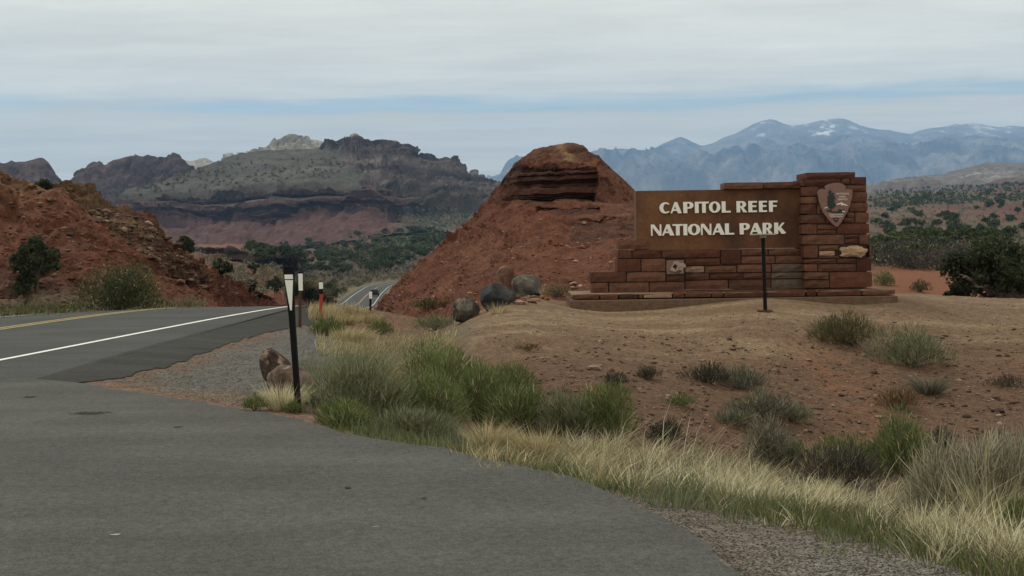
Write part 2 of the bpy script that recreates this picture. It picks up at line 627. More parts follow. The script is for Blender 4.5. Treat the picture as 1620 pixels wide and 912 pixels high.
def ground_z(x, y):
    x = np.asarray(x, float)
    y = np.asarray(y, float)
    sh = x.shape
    x, y = x.ravel(), y.ravel()
    yc = np.maximum(y, 2.0)
    q = feat(np.clip(x / yc, -1.6, 1.6), yc)
    g = np.empty(len(x))
    for i in range(0, len(x), 20000):
        g[i:i + 20000] = _ker(q[i:i + 20000], _cf) @ _w[:_n] + _w[_n]
    z = g * yc
    p2 = np.stack([x, y, np.zeros_like(x)], -1)
    uu = 810 + x / yc * FPX
    pl = ss(uu, 860, 920) * (1 - ss(uu, 1440, 1500)) * ss(y, 22, 25.5) * (1 - ss(y, 33, 36))
    z = z + (fbm(p2, 1.6, 3, 0.55, 1) * 0.045 * ss(y, 8, 15) + fbm(p2, 7, 2, 0.5, 2) * 0.018) * (1 - .75 * pl) - .02 * pl + .06 * pl * ss(uu, 1130, 1330)
    far = ss(y, 40, 90)
    z = z + far * (fbm(p2, 0.045, 5, 0.55, 3) * np.clip(0.012 * y, 0, 3.2) + (fbm(p2, 0.006, 4, 0.5, 4)) * np.clip(0.012 * (y - 300), 0, 14))
    # road corridor
    near = y < 620
    rx, rz = road_x(y), road_z(y)
    off = x - rx
    k = np.where(off > 0, 1 - ss(off, 4.6, 9.0), 1 - ss(-off, 5.5, 10.0)) * near
    k = np.where((y < 46) & (off > 0), 1 - ss(x - road_edge(y), 0.0, 1.0), k)
    z = z * (1 - k) + (rz - 0.06 - np.clip(-off - 2, 0, 20) * 0.035 * (y < 60)) * k
    k2 = 1 - ss(x - drive_x(y), -0.02, 0.10)
    k2 = k2 * (y < 18.2) * (x > -40)
    z = z * (1 - k2) - 0.045 * k2
    return z.reshape(sh)


ys = np.concatenate([[-220, -60, -10, 0], np.linspace(2.2, 5.5, 10), np.geomspace(5.9, 34, 250), np.geomspace(34.4, 420, 170), np.geomspace(430, 23000, 90)])
az_in = np.linspace(-0.42, 0.42, 500)
az_out = np.geomspace(0.43, 1.6, 24)
azs = np.concatenate([-az_out[::-1], az_in, az_out])
Y, A = np.meshgrid(ys, azs, indexing='ij')
yb = np.maximum(Y, 2.2)
X = np.clip(A, -.42, .42) * yb
e_out = np.sign(A) * np.clip((np.abs(A) - .42) / 1.18, 0, 1)
X = X + e_out * (45 + .13 * yb)
Zg = ground_z(X, Y)
Zg[0:2] = 0
Zg[2:4] = -0.05
GV = np.stack([X, Y, Zg], -1)


def ground_col(x, y, z):
    p = np.stack([x, y, np.zeros_like(x)], -1)
    u = 810 + x / np.maximum(y, 1) * FPX
    n1 = fbm(p, 0.5, 4, 0.55, 11)
    n2 = fbm(p, 2.5, 4, 0.6, 12)
    n3 = fbm(p * np.array([0.25, 1, 1]), 2.0, 4, 0.6, 13)
    grey = np.array([.105, .101, .092])
    dirt = np.array([.15, .098, .068])
    red = np.array([.135, .053, .032])
    tan = np.array([.150, .096, .061])
    straw = np.array([.215, .155, .098])
    verge = np.array([.10, .08, .055])
    slope = np.array([.108, .065, .043])
    c = np.broadcast_to(grey, p.shape).copy()
    # strip of brown dirt beside the driveway
    dd = x - drive_x(np.clip(y, 0, 17.9))
    k = (1 - ss(dd + n2 * 0.8, 0.9, 1.9)) * (y > 11)
    c = lerp(c, dirt, k * 0.9)
    # pale gravel flecks
    c = c * (1 + 0.25 * n2[..., None])
    # verge soil right of the driveway
    kv = ss(u + n1 * 60, 480, 560) * (1 - ss(y, 17, 19))
    c = lerp(c, verge, kv)
    c = lerp(c, np.array([.135, .115, .098]), kv * (1 - ss(dd + n1 * .6, 0.6, 2.0)) * ss(u, 860, 960))
    c = lerp(c, np.array([.165, .155, .14]), kv * (1 - ss(y + n1 * .5, 7.4, 8.6)) * ss(u, 1150, 1300))
    # mound
    km = ss(u + n1 * 40, 690, 760) * ss(y + n1 * 1.2, 13.5, 15.5) * (1 - ss(y, 33, 36))
    top = ss(y + n2 * 1.6 + n1 * 1.5 - 3.2 * ss(u, 1120, 1380), 17.4, 23.0)
    mc = lerp(np.broadcast_to(slope, p.shape), tan, top)
    mc = lerp(mc, straw, np.clip(top * (n3 * 2.0 + .0), 0, 1))
    streak = np.exp(-((u - 1285 - (22 - y) * 22) / 55) ** 2) * ss(y, 16, 18) * (1 - ss(y, 21, 23))
    mc = lerp(mc, np.array([.165, .080, .047]), np.clip(streak * (.45 + n2), 0, .8))
    mc = lerp(mc, np.array([.125, .068, .044]), np.clip((1 - top) * (n1 * 1.4), 0, 1))
    c = lerp(c, mc, km)
    # past the mound: red soil, tan scrub flats
    kf = ss(y + n1 * 3, 33, 40)
    kdirt = ss(u + n1 * 30, 500, 545) * (1 - ss(u, 720, 760)) * ss(y, 16, 19)
    c = lerp(c, np.array([.125, .098, .06]), kdirt * .95)
    kf = np.maximum(kf, ss(u + n1 * 30, 560, 620) * (1 - ss(u, 700, 740)) * ss(y, 24, 27))
    n4 = fbm(p, 0.03, 5, 0.6, 14)
    n5 = fbm(p * np.array([1, .5, 1]), 0.012, 5, 0.6, 15)
    flat = np.array([.098, .075, .052])
    fc = lerp(np.broadcast_to(red, p.shape), flat, np.clip(.5 + 1.3 * n4 + ss(y, 120, 260) * .35, 0, 1))
    fc = lerp(fc, np.array([.108, .096, .066]), np.clip(ss(y, 200, 400) * (n5 * 1.5 + .15), 0, 1) * .8)
    fc = lerp(fc, np.array([.10, .046, .035]), np.clip(ss(y, 150, 300) * (-n5 * 2.8 + .0), 0, 1))
    rightred = ss(u, 1360, 1400) * (1 - ss(y, 110, 170))
    fc = lerp(fc, np.array([.18, .07, .038]), np.clip(rightred * (.75 + n4), 0, 1))
    c = lerp(c, fc, kf)
    # left verge beyond the road
    off = x - road_x(y)
    kl = (off < -4.5) * (y < 60)
    lc = lerp(np.broadcast_to(red, p.shape), np.array([.16, .13, .10]), np.clip(.5 + n2, 0, 1))
    c = np.where(kl[..., None], lc, c)
    # roadside grass belt beyond the crest
    kb = (np.abs(off) > 4) * (np.abs(off) < 8) * ss(y, 40, 60) * (1 - ss(y, 500, 560))
    c = lerp(c, np.array([.21, .18, .11]), kb * .8)
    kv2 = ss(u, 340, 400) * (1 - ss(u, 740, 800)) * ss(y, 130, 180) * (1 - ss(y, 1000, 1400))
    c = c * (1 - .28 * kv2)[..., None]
    return c


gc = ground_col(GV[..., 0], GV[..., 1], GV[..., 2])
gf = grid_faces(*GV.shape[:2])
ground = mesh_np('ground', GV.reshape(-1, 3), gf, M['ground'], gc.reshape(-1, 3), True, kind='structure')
BV = [(GV.reshape(-1, 3), gf)]


# ------------------------------------------------------------------ lofted landforms
def catmull(rows, k):
    """rows (R,n,3) -> smooth interpolation, k = list of steps between consecutive rows"""
    out, par = [], []
    Rn = len(rows)
    for i in range(Rn - 1):
        p0 = rows[max(i - 1, 0)]
        p1, p2 = rows[i], rows[i + 1]
        p3 = rows[min(i + 2, Rn - 1)]
        for t in np.arange(k[i]) / k[i]:
            a = 0.5 * (2 * p1 + (p2 - p0) * t + (2 * p0 - 5 * p1 + 4 * p2 - p3) * t * t + (3 * p1 - p0 - 3 * p2 + p3) * t ** 3)
            lin = p1 * (1 - t) + p2 * t
            out.append(0.5 * a + 0.5 * lin)
            par.append(i + t)
    out.append(rows[-1])
    par.append(Rn - 1)
    return np.array(out), np.array(par)


def loft(name, rows, nu, steps, disp, colf, mat, back=None, smooth=True, jag=0.0, bvh=True, ends=True):
    t = np.linspace(0, 1, nu)
    rr = []
    for r in rows:
        r = np.array(r, float)
        tt = (r[:, 0] - r[0, 0]) / (r[-1, 0] - r[0, 0])
        rr.append(np.stack([np.interp(t, tt, r[:, 0]), np.interp(t, tt, r[:, 1]), np.log(np.interp(t, tt, r[:, 2]))], -1))
    UV, par = catmull(np.array(rr), steps)
    G = P(UV[..., 0], UV[..., 1], np.exp(UV[..., 2]))
    Sp = np.broadcast_to(par[:, None], G.shape[:2])
    Nn = grid_normals(G)
    flip = (Nn * (np.array([0, 0, CAM_H]) - G)).sum(-1, keepdims=True)
    Nn = np.where(flip < 0, -Nn, Nn)
    D = disp(G, Sp, UV)
    if D.ndim == 2:
        D = D[..., None] * Nn
    G = G + D
    Cc_ = colf(G, Sp, UV, grid_normals(G))
    if back:
        dy, zb = back
        last = G[-1]
        f = (last[:, 1] + dy) / last[:, 1]
        extra = [last * np.array([1, 1, 1]) + np.stack([last[:, 0] * (f - 1) * q, dy * q * np.ones(nu), (zb - last[:, 2]) * (q ** 1.5)], -1) for q in (0.12, 0.35, 0.65, 1.0)]
        G = np.concatenate([G, np.array(extra)])
        Cc_ = np.concatenate([Cc_, np.repeat(Cc_[-1:], 4, 0)])
    f = grid_faces(*G.shape[:2])
    o = mesh_np(name, G.reshape(-1, 3), f, mat, np.clip(Cc_, 0.005, 0.9).reshape(-1, 3), smooth, kind='structure')
    if bvh:
        BV.append((G.reshape(-1, 3), f))
    return o, G


def strata(z, w, sharp=4.0, seed=0):
    """ledge profile in [0,1] along height"""
    p = np.stack([z / w, np.zeros_like(z) + seed, np.zeros_like(z)], -1)
    a = vnoise(p) + 0.5 * vnoise(p * 2.7 + 3)
    return ss(a, -0.35, 0.35)


# ---- butte beside the road
B_rows = [
    [(583, 497, 108), (620, 508, 70), (680, 518, 48), (760, 514, 43), (860, 496, 42), (960, 486, 42), (1080, 480, 46), (1200, 474, 58), (1330, 466, 90)],
    [(598, 484, 107), (640, 466, 86), (700, 452, 72), (780, 432, 66), (860, 420, 64), (950, 412, 64), (1050, 402, 66), (1120, 400, 75), (1270, 440, 98)],
    [(642, 437, 106), (690, 404, 96), (740, 382, 87), (800, 362, 82), (870, 352, 80), (950, 350, 80), (1010, 345, 82), (1060, 352, 88), (1160, 402, 104)],
    [(706, 388, 105), (745, 356, 98), (790, 328, 92), (840, 321, 88.5), (890, 320, 87.5), (945, 318, 88), (985, 320, 90), (1020, 332, 95), (1075, 380, 106)],
    [(776, 318, 104), (797, 290, 98), (828, 264, 91), (870, 262, 89.5), (910, 263, 89), (945, 262, 89.5), (965, 274, 91.5), (994, 298, 97), (1015, 316, 105)],
    [(797, 281, 103), (814, 259, 99), (838, 241, 97), (846, 237, 96.5), (870, 231, 96), (897, 226, 96), (908, 226, 96), (922, 232, 96), (938, 244, 98), (955, 257, 99), (972, 271, 100), (990, 287, 101), (1003, 300, 103)],
]


def butte_disp(G, Sp, UV):
    u, v = UV[..., 0], UV[..., 1]
    wob = fbm(G, 0.35, 4, 0.55, 21)
    uu, vv = u + wob * 6, v + wob * 4
    # cut face: vertical right wall, sloping left end, under the cap rock
    f1 = ss(uu, 790, 850) * (1 - ss(u + wob * 5, 938, 948)) * ss(vv + fbm(G, .9, 3, .6, 20) * 7, 254, 279) * (1 - ss(vv, 316, 321))
    f2 = ss(uu, 842, 850) * (1 - ss(u, 946, 951)) * ss(vv, 328, 331) * (1 - ss(vv, 340, 343))
    f3 = ss(uu, 905, 918) * (1 - ss(u, 1010, 1016)) * ss(vv, 347, 350) * (1 - ss(vv, 372, 378))
    zw = G[..., 2] + fbm(G, 0.12, 2, 0.5, 22) * 0.28
    led = .5 * strata(zw, 0.55, seed=3) + .5 * strata(zw, 0.2, seed=33)
    cl = np.maximum(np.maximum(f1, f2 * .8), f3 * .7)
    rec = 1.7 * f1 + 1.0 * f2 + 1.0 * f3 - cl * led * 1.0
    d = fbm(G, 0.5, 5, 0.62, 23) * 0.42 + fbm(G, 2.2, 4, 0.65, 24) * 0.13 - ss(fbm(G * np.array([1, 1, 2.2]), .8, 3, .6, 36), .15, .4) * .2
    cap = ss(v, 285, 240)
    d = d + cap * ((strata(zw, 0.4, seed=5) * 0.34 - .17) + fbm(G * np.array([1, 1, 2]), 1.6, 4, .65, 37) * .25) * (1 - f1)
    d = d * (1 - .8 * ss(Sp, 4.55, 5))
    th_ = np.arctan2(G[..., 0] - 4, 101 - G[..., 1])
    rr2 = np.hypot(G[..., 0] - 4, 101 - G[..., 1])
    flute = fbm(np.stack([th_ * 7, rr2 * .035, rr2 * 0], -1), 1.0, 4, .6, 28) * .55 + fbm(np.stack([th_ * 30, rr2 * .08, rr2 * 0], -1), 1.0, 3, .6, 29) * .16
    d = d + flute * ss(v, 318, 345)
    midband = ss(v, 395, 380) * (1 - ss(v, 365, 350))
    d = d + midband * (strata(zw, .5, seed=9) - .5) * 0.45
    d = d * ss(Sp, 0, 0.35)
    edge = np.clip(np.minimum(np.arange(G.shape[1]), np.arange(G.shape[1])[::-1]) / 4, 0.3, 1)
    d = d * edge[None] * (1 - cl * .5)
    Nn = grid_normals(G)
    Nn = np.where((Nn * -G).sum(-1, keepdims=True) < 0, -Nn, Nn)
    return d[..., None] * Nn + rec[..., None] * np.array([.12, 1.0, 0])


def butte_col(G, Sp, UV, Nn):
    u, v = UV[..., 0], UV[..., 1]
    n1 = fbm(G, 0.4, 5, 0.6, 25)
    n2 = fbm(G * np.array([1, 1, 3]), 0.8, 4, 0.6, 26)
    red = np.array([.106, .040, .023])
    dark = np.array([.046, .020, .015])
    lite = np.array([.150, .068, .040])
    c = np.broadcast_to(red, G.shape)
    c = lerp(c, lite, np.clip(n1 * 1.3 + .1, 0, 1))
    c = lerp(c, dark, np.clip(n2 * 1.2 - .1, 0, .8))
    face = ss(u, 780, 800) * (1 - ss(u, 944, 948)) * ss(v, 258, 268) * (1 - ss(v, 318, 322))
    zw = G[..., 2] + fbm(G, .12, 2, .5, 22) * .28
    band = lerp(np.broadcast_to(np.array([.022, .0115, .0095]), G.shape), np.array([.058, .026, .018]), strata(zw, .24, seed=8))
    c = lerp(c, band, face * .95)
    u, v = u + fbm(G, .5, 4, .6, 46) * 16, v + fbm(G, .5, 4, .6, 47) * 6
    f3 = ss(u, 842, 905) * (1 - ss(u, 1010, 1016)) * np.maximum(ss(v, 346, 350) * (1 - ss(v, 373, 378)) * (u > 905), ss(v, 327, 330) * (1 - ss(v, 341, 344)) * (u < 952))
    c = lerp(c, band, f3 * .6)
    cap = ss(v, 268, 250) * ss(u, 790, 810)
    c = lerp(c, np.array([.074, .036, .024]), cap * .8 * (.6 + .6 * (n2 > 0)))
    pale = np.exp(-((u - 893 - (v - 240) * .55) / 9) ** 2) * (v < 258)
    c = lerp(c, np.array([.26, .165, .09]), np.clip(pale * .75 * (.7 + n1), 0, 1))
    slopeR = ss(u, 946, 952) * (1 - ss(v, 330, 350))
    c = lerp(c, np.array([.118, .054, .037]), slopeR * .7)
    return c


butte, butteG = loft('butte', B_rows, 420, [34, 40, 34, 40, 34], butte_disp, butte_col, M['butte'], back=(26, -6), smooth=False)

# ---- left hill, near spur and the rocky shoulder behind it
H1 = [
    [(-260, 520, 43), (0, 502, 42.5), (100, 497, 42.5), (200, 491, 43), (300, 488, 44), (352, 486, 46)],
    [(-260, 480, 44), (0, 470, 44), (60, 468, 44.5), (150, 478, 45), (250, 480, 45.5), (345, 484, 47)],
    [(-260, 400, 48), (0, 400, 48), (60, 410, 47.5), (130, 420, 47.5), (200, 440, 47.5), (260, 462, 48), (340, 481, 49)],
    [(-260, 330, 53), (0, 330, 53), (60, 345, 52), (110, 362, 51), (160, 395, 50.5), (230, 437, 50.5), (325, 476, 51)],
    [(-260, 262, 58), (-60, 238, 58), (-10, 244, 57.5), (0, 248, 57.3), (5, 256, 57.2), (10, 267, 57), (24, 274, 57), (45, 287, 56.5), (89, 307, 56), (140, 342, 55), (178, 376, 54), (240, 421, 53), (300, 460, 52.5), (312, 470, 52.5)],
]


def hill_disp(G, Sp, UV):
    d = -ss(fbm(np.stack([G[..., 0] * .6 + G[..., 2], G[..., 1] * .3, G[..., 2] * .2], -1), 1.3, 3, .6, 38), .1, .3) * .3 + fbm(G, 2.5, 4, .65, 39) * .10 + fbm(G, 0.45, 5, 0.58, 31) * 0.40 + np.abs(fbm(G * np.array([1, 1, .5]), 1.2, 3, .5, 32)) * .4
    # erosion gullies running down the slope (along the spur)
    gx = G[..., 0] * .8 + G[..., 2] * .75
    d = d + fbm(np.stack([gx, G[..., 2] * .12, G[..., 1] * .2], -1), 0.9, 3, .5, 33) * .38
    return d * ss(Sp, 0, .5)


def hill_col(G, Sp, UV, Nn):
    u, v = UV[..., 0], UV[..., 1]
    n1 = fbm(G, .35, 5, .6, 34)
    gx = G[..., 0] * .8 + G[..., 2] * .75
    n2 = fbm(np.stack([gx, G[..., 2] * .15, G[..., 1] * .2], -1), 0.8, 4, .55, 35)
    c = np.broadcast_to(np.array([.100, .040, .0255]), G.shape)
    c = lerp(c, np.array([.140, .062, .037]), np.clip(n1 * 1.3 + .05, 0, 1))
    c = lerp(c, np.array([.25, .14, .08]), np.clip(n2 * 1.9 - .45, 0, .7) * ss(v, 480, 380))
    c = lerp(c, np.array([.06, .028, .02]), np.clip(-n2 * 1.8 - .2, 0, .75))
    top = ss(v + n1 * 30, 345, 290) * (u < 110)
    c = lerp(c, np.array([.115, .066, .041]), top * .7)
    foot = (1 - ss(Sp + n1 * .5, .7, 1.5)) * ss(u, 300, 200)
    c = lerp(c, np.array([.13, .093, .07]), foot * np.clip(.55 + n1 * 2, 0, 1))
    return c


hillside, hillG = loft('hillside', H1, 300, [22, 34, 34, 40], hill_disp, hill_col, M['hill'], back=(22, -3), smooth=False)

H2 = [
    [(60, 470, 60), (200, 478, 58), (300, 489, 78), (360, 491, 90), (410, 490, 108), (462, 491, 150)],
    [(75, 420, 64), (160, 420, 62), (240, 430, 64), (310, 460, 80), (360, 474, 92), (405, 480, 112), (458, 488, 155)],
    [(85, 350, 69), (150, 352, 67), (210, 378, 66), (270, 415, 70), (310, 440, 79), (350, 456, 91), (390, 468, 108), (455, 486, 158)],
    [(88, 312, 73), (100, 307, 73), (108, 303, 73), (118, 304, 73), (124, 297, 72.5), (135, 296, 72.5), (150, 299, 72.5), (160, 305, 72), (175, 314, 72), (191, 322, 71.5), (215, 334, 71), (226, 340, 70.5), (232, 338, 70.5), (240, 341, 70.5), (247, 353, 71), (260, 368, 72), (274, 383, 74), (300, 402, 80), (345, 429, 92), (370, 441, 100), (405, 459, 116), (452, 485, 160)],
]


def hill2_disp(G, Sp, UV):
    rough = ss(UV[..., 0] - (UV[..., 1] - 300) * 1.05, 40, 90) * 0 + 1
    zw = G[..., 2] + fbm(G, .3, 2, .5, 41) * .7
    d = fbm(G, 1.3, 4, .7, 45) * .55 * (.5 + ss(UV[..., 1], 350, 310)) + fbm(G, .5, 5, .6, 42) * .5 + (strata(zw, .5, seed=6) - .5) * .45 * np.clip(.4 + fbm(G, .25, 2, .5, 43) * 2, 0, 1)
    return d * ss(Sp, 0, .6)


def hill2_col(G, Sp, UV, Nn):
    u, v = UV[..., 0], UV[..., 1]
    n1 = fbm(G, .5, 5, .6, 44)
    c = np.broadcast_to(np.array([.088, .043, .028]), G.shape)
    c = lerp(c, np.array([.15, .098, .062]), np.clip(n1 * 1.6 + .1, 0, 1))
    c = lerp(c, np.array([.055, .032, .024]), np.clip(-n1 * 2 - .15, 0, .85))
    yel = ss(v, 345, 320) * (u < 215)
    c = lerp(c, np.array([.118, .080, .046]), yel * np.clip(.6 + n1, 0, 1))
    redE = np.maximum(ss(Sp, 2.45, 2.8) * ss(u, 235, 275), ss(u + n1 * 20, 300, 330))
    c = lerp(c, np.array([.135, .050, .029]), redE * .9)
    return c


shoulder_hill, hill2G = loft('rocky_hill', H2, 320, [22, 36, 40], hill2_disp, hill2_col, M['hill'], back=(24, -4), smooth=False)

# ---- pale bank beyond the crest
H3 = [
    [(230, 470, 150), (360, 482, 150), (460, 489, 180), (535, 491, 320)],
    [(240, 430, 180), (340, 440, 175), (430, 456, 185), (540, 487, 330)],
    [(250, 398, 225), (285, 400, 222), (300, 402, 220), (330, 404, 215), (360, 406, 212), (375, 411, 210), (400, 414, 208), (430, 427, 208), (470, 446, 220), (510, 466, 260), (545, 485, 340)],
]


def bank_disp(G, Sp, UV):
    zw = G[..., 2] + fbm(G, .1, 2, .5, 51)
    return (fbm(G, .15, 5, .6, 52) * 1.4 + (strata(zw, .9, seed=2) - .5) * .9) * ss(Sp, 0, .4)


def bank_col(G, Sp, UV, Nn):
    n1 = fbm(G, .14, 5, .6, 53)
    zw = G[..., 2] + fbm(G, .1, 2, .5, 51)
    c = np.broadcast_to(np.array([.13, .064, .042]), G.shape)
    c = lerp(c, np.array([.19, .14, .09]), np.clip(n1 * 1.8 + ss(Sp, 1.3, 1.9) * .55, 0, 1))
    c = lerp(c, np.array([.09, .05, .04]), strata(zw, .9, seed=7) * .55)
    return c


bank, _ = loft('low_bank', H3, 200, [24, 40], bank_disp, bank_col, M['hill'], back=(60, -14), smooth=False)

# ---- low ledge on the flats, shadow on its front put into the dark colour
H4 = [
    [(280, 412, 520), (340, 412, 510), (372, 412, 500), (400, 410, 500), (480, 412, 520)],
    [(282, 402, 522), (340, 404, 512), (366, 404, 502), (400, 402, 502), (478, 411, 522)],
    [(284, 394, 523), (310, 391, 518), (330, 390, 513), (360, 388, 504), (372, 394, 503), (400, 398, 505), (474, 410, 524)],
    [(286, 392, 560), (330, 388, 550), (360, 386, 540), (400, 396, 540), (472, 410, 560)],
]
ledge, _ = loft('ledge', H4, 160, [8, 10, 6], lambda G, Sp, UV: fbm(G, .1, 4, .6, 55) * 2.2, lambda G, Sp, UV, Nn: lerp(lerp(np.broadcast_to(np.array([.045, .03, .026]), G.shape), np.array([.17, .085, .065]), ss(Sp, 1.9, 2.3)), np.array([.16, .12, .08]), np.clip(fbm(G, .06, 3, .6, 56), 0, .6)), M['hill'], back=(120, -14), smooth=False)

# ---- great mesa
MS = [
    [(150, 412, 1350), (300, 400, 1350), (400, 394, 1330), (500, 388, 1300), (600, 378, 1250), (700, 368, 1250), (760, 366, 1300), (860, 372, 1350)],
    [(170, 372, 1530), (250, 372, 1530), (300, 371, 1520), (400, 366, 1500), (500, 358, 1470), (600, 352, 1440), (660, 354, 1470), (700, 353, 1500), (760, 350, 1580), (850, 355, 1650)],
    [(185, 352, 1640), (260, 352, 1640), (290, 353, 1630), (335, 352, 1620), (352, 342, 1650), (400, 343, 1610), (418, 354, 1560), (438, 354, 1560), (447, 342, 1600), (500, 336, 1580), (560, 334, 1550), (585, 337, 1530), (614, 331, 1540), (626, 340, 1620), (660, 345, 1680), (700, 340, 1720), (770, 335, 1800), (845, 350, 1850)],
    [(190, 322, 1660), (260, 314, 1660), (330, 303, 1650), (345, 300, 1660), (400, 299, 1630), (418, 302, 1585), (438, 300, 1585), (447, 297, 1615), (500, 291, 1600), (560, 291, 1570), (614, 296, 1560), (620, 300, 1650), (660, 302, 1740), (700, 298, 1780), (760, 305, 1860), (840, 335, 1900)],
    [(195, 312, 1730), (260, 300, 1760), (330, 282, 1800), (420, 268, 1830), (500, 264, 1820), (540, 272, 1780), (600, 278, 1720), (640, 280, 1830), (700, 278, 1900), (740, 285, 1950), (830, 315, 2000)],
    [(205, 305, 1800), (240, 298, 1850), (290, 278, 1950), (335, 261, 2050), (380, 247, 2150), (420, 243, 2150), (500, 240, 2150), (520, 236, 2120), (548, 246, 2020), (580, 252, 1980), (610, 256, 1960), (640, 260, 1960), (660, 266, 1990), (700, 270, 2020), (735, 283, 2060), (820, 305, 2100)],
    [(208, 303, 1830), (240, 297, 1880), (290, 277, 1980), (335, 260, 2080), (380, 246, 2180), (420, 242, 2180), (500, 239, 2180), (516, 233, 2150), (532, 226, 2150), (545, 219, 2150), (552, 218, 2150), (555, 213, 2150), (562, 211, 2150), (567, 214, 2150), (569, 219, 2150), (577, 221, 2140), (590, 223, 2140), (600, 221, 2140), (628, 223, 2130), (633, 230, 2120), (640, 236, 2110), (644, 246, 2120), (655, 249, 2140), (670, 251, 2150), (688, 250, 2150), (692, 253, 2150), (697, 255, 2150), (698, 252, 2150), (705, 251, 2150), (707, 262, 2150), (713, 264, 2160), (725, 269, 2170), (735, 276, 2180), (738, 284, 2190), (742, 290, 2200), (760, 297, 2220), (815, 310, 2250)],
]


def mesa_up(u, Sp):
    ub = 520 + (5.3 - Sp) * 26
    return ss(u, ub - 12, ub + 12)


def mesa_disp(G, Sp, UV):
    zw = G[..., 2] + fbm(G, .004, 3, .5, 61) * 9
    cliff = ss(Sp, 1.85, 2.1) * (1 - ss(Sp, 2.9, 3.15)) + ss(Sp, 2.95, 3.2) * mesa_up(UV[..., 0], Sp) * .8
    cliff = np.clip(cliff, 0, 1)
    d = cliff * ((strata(zw, 4.5, seed=4) - .5) * 12 + (strata(zw, 14, seed=14) - .5) * 16)
    col = fbm(G * np.array([1, 1, .12]), .028, 4, .55, 62)
    d = d + cliff * (col * 20 + np.abs(fbm(G * np.array([1, 1, .1]), .07, 3, .5, 64)) * 12)
    tal = (1 - ss(Sp, 1.9, 2.2))
    # fans running down the talus
    d = d + tal * ss(Sp, 0, .5) * (np.abs(fbm(G * np.array([1, .25, .1]), .022, 4, .55, 63)) * 17 - 4 + np.abs(fbm(G * np.array([1, .25, .1]), .075, 3, .55, 163)) * 6)
    d = d + fbm(G, .012, 5, .6, 65) * 9 + fbm(G, .06, 3, .6, 66) * 2.5
    green = ss(Sp, 3.0, 3.3) * (1 - ss(Sp, 4.8, 5.1))
    d = d + green * np.abs(fbm(G * np.array([1, .4, .3]), .012, 4, .55, 67)) * 16
    d = d * (1 - ss(Sp, 5.3, 6) * .94)
    return d


def mesa_col(G, Sp, UV, Nn):
    u = UV[..., 0]
    n1 = fbm(G, .012, 5, .6, 68)
    n2 = fbm(G, .04, 4, .6, 69)
    zw = G[..., 2] + fbm(G, .004, 3, .5, 61) * 9
    tal = np.array([.086, .041, .033])
    c = np.broadcast_to(tal, G.shape)
    c = lerp(c, np.array([.105, .068, .058]), np.clip(n2 * 1.6 - .1, 0, .8))
    c = lerp(c, np.array([.10, .097, .07]), ss(u + n1 * 60, 630, 680) * np.clip(.6 + n1, 0, 1) * .9)
    cl = lerp(np.broadcast_to(np.array([.058, .036, .033]), G.shape), np.array([.100, .058, .049]), strata(zw, 5, seed=11))
    cl = lerp(cl, np.array([.034, .024, .024]), strata(zw, 11, seed=12) * .6)
    jn = fbm(G * np.array([1, 1, .06]), .05, 4, .6, 164)
    cl = cl * (1 + .5 * np.clip(jn, -.7, .7))[..., None]
    fl = vnoise(np.stack([zw / 2.6, u * .012, u * 0], -1)) + .7 * vnoise(np.stack([zw / 1.1, u * .01, u * 0 + 5], -1))  # thin strata lines, with ledge shading put into the cliff colour
    cl = cl * (1 + .55 * np.clip(fl, -.9, .9))[..., None]
    cl = lerp(cl, np.array([.15, .095, .08]), ss(vnoise(np.stack([zw / 7, u * .008, u * 0 + 9], -1)), .45, .62) * .7)
    kc = ss(Sp + n2 * .1, 1.85, 2.0) * (1 - ss(Sp + n2 * .05, 2.93, 3.05)) * (1 - ss(u + n2 * 12, 610, 626))
    c = lerp(c, cl, kc)
    gr = lerp(np.broadcast_to(np.array([.068, .064, .052]), G.shape), np.array([.112, .102, .086]), np.clip(n1 * 1.5 + .2, 0, 1))
    gr = lerp(gr, np.array([.052, .054, .042]), np.clip(n2 * 1.7 - .3, 0, .8))
    kg = ss(Sp + n2 * .12, 2.9, 3.1)
    c = lerp(c, gr, kg)
    up = lerp(np.broadcast_to(np.array([.058, .044, .044]), G.shape), np.array([.105, .085, .078]), strata(zw, 11, seed=13))
    up = up * (1 + .5 * np.clip(fl, -.9, .9))[..., None] * (1 + .6 * np.clip(jn, -.7, .7))[..., None]
    ku = mesa_up(u + n1 * 22, Sp) * ss(Sp, 2.95, 3.05)
    gap = ss(u + n1 * 25, 618, 640) * (1 - ss(Sp + n1 * .3, 2.8, 3.4)) * ss(Sp, 1.7, 2.1)
    c = lerp(c, lerp(np.broadcast_to(np.array([.082, .072, .056]), G.shape), np.array([.115, .075, .06]), np.clip(.3 + n2, 0, 1)), gap)
    c = lerp(c, up, ku * (1 - gap))
    rim = ss(Sp, 5.7, 5.95) * (u > 515) * (u < 645)
    c = lerp(c, np.array([.24, .21, .18]), rim * .7)
    return c


mesa, mesaG = loft('mesa', MS, 700, [14, 26, 64, 26, 26, 44], mesa_disp, mesa_col, M['mesa'], back=(500, -20), smooth=False)


def cliff_disp(a, hs):
    def f(G, Sp, UV):
        col = fbm(G * np.array([1, 1, .1]), hs, 4, .55, 71)
        return (col * a + np.abs(fbm(G * np.array([1, 1, .15]), hs * 3, 3, .5, 72)) * a * .6 + fbm(G, hs * 2, 4, .6, 73) * a * .3) * (1 - ss(Sp, Sp.max() - .5, Sp.max()) * .93)
    return f


def two_col(a, b, sc, s):
    def f(G, Sp, UV, Nn):
        n = fbm(G * np.array([1, 1, .2]), sc, 5, .6, s)
        return lerp(np.broadcast_to(np.array(a), G.shape), np.array(b), np.clip(.4 + n * 1.3, 0, 1))
    return f


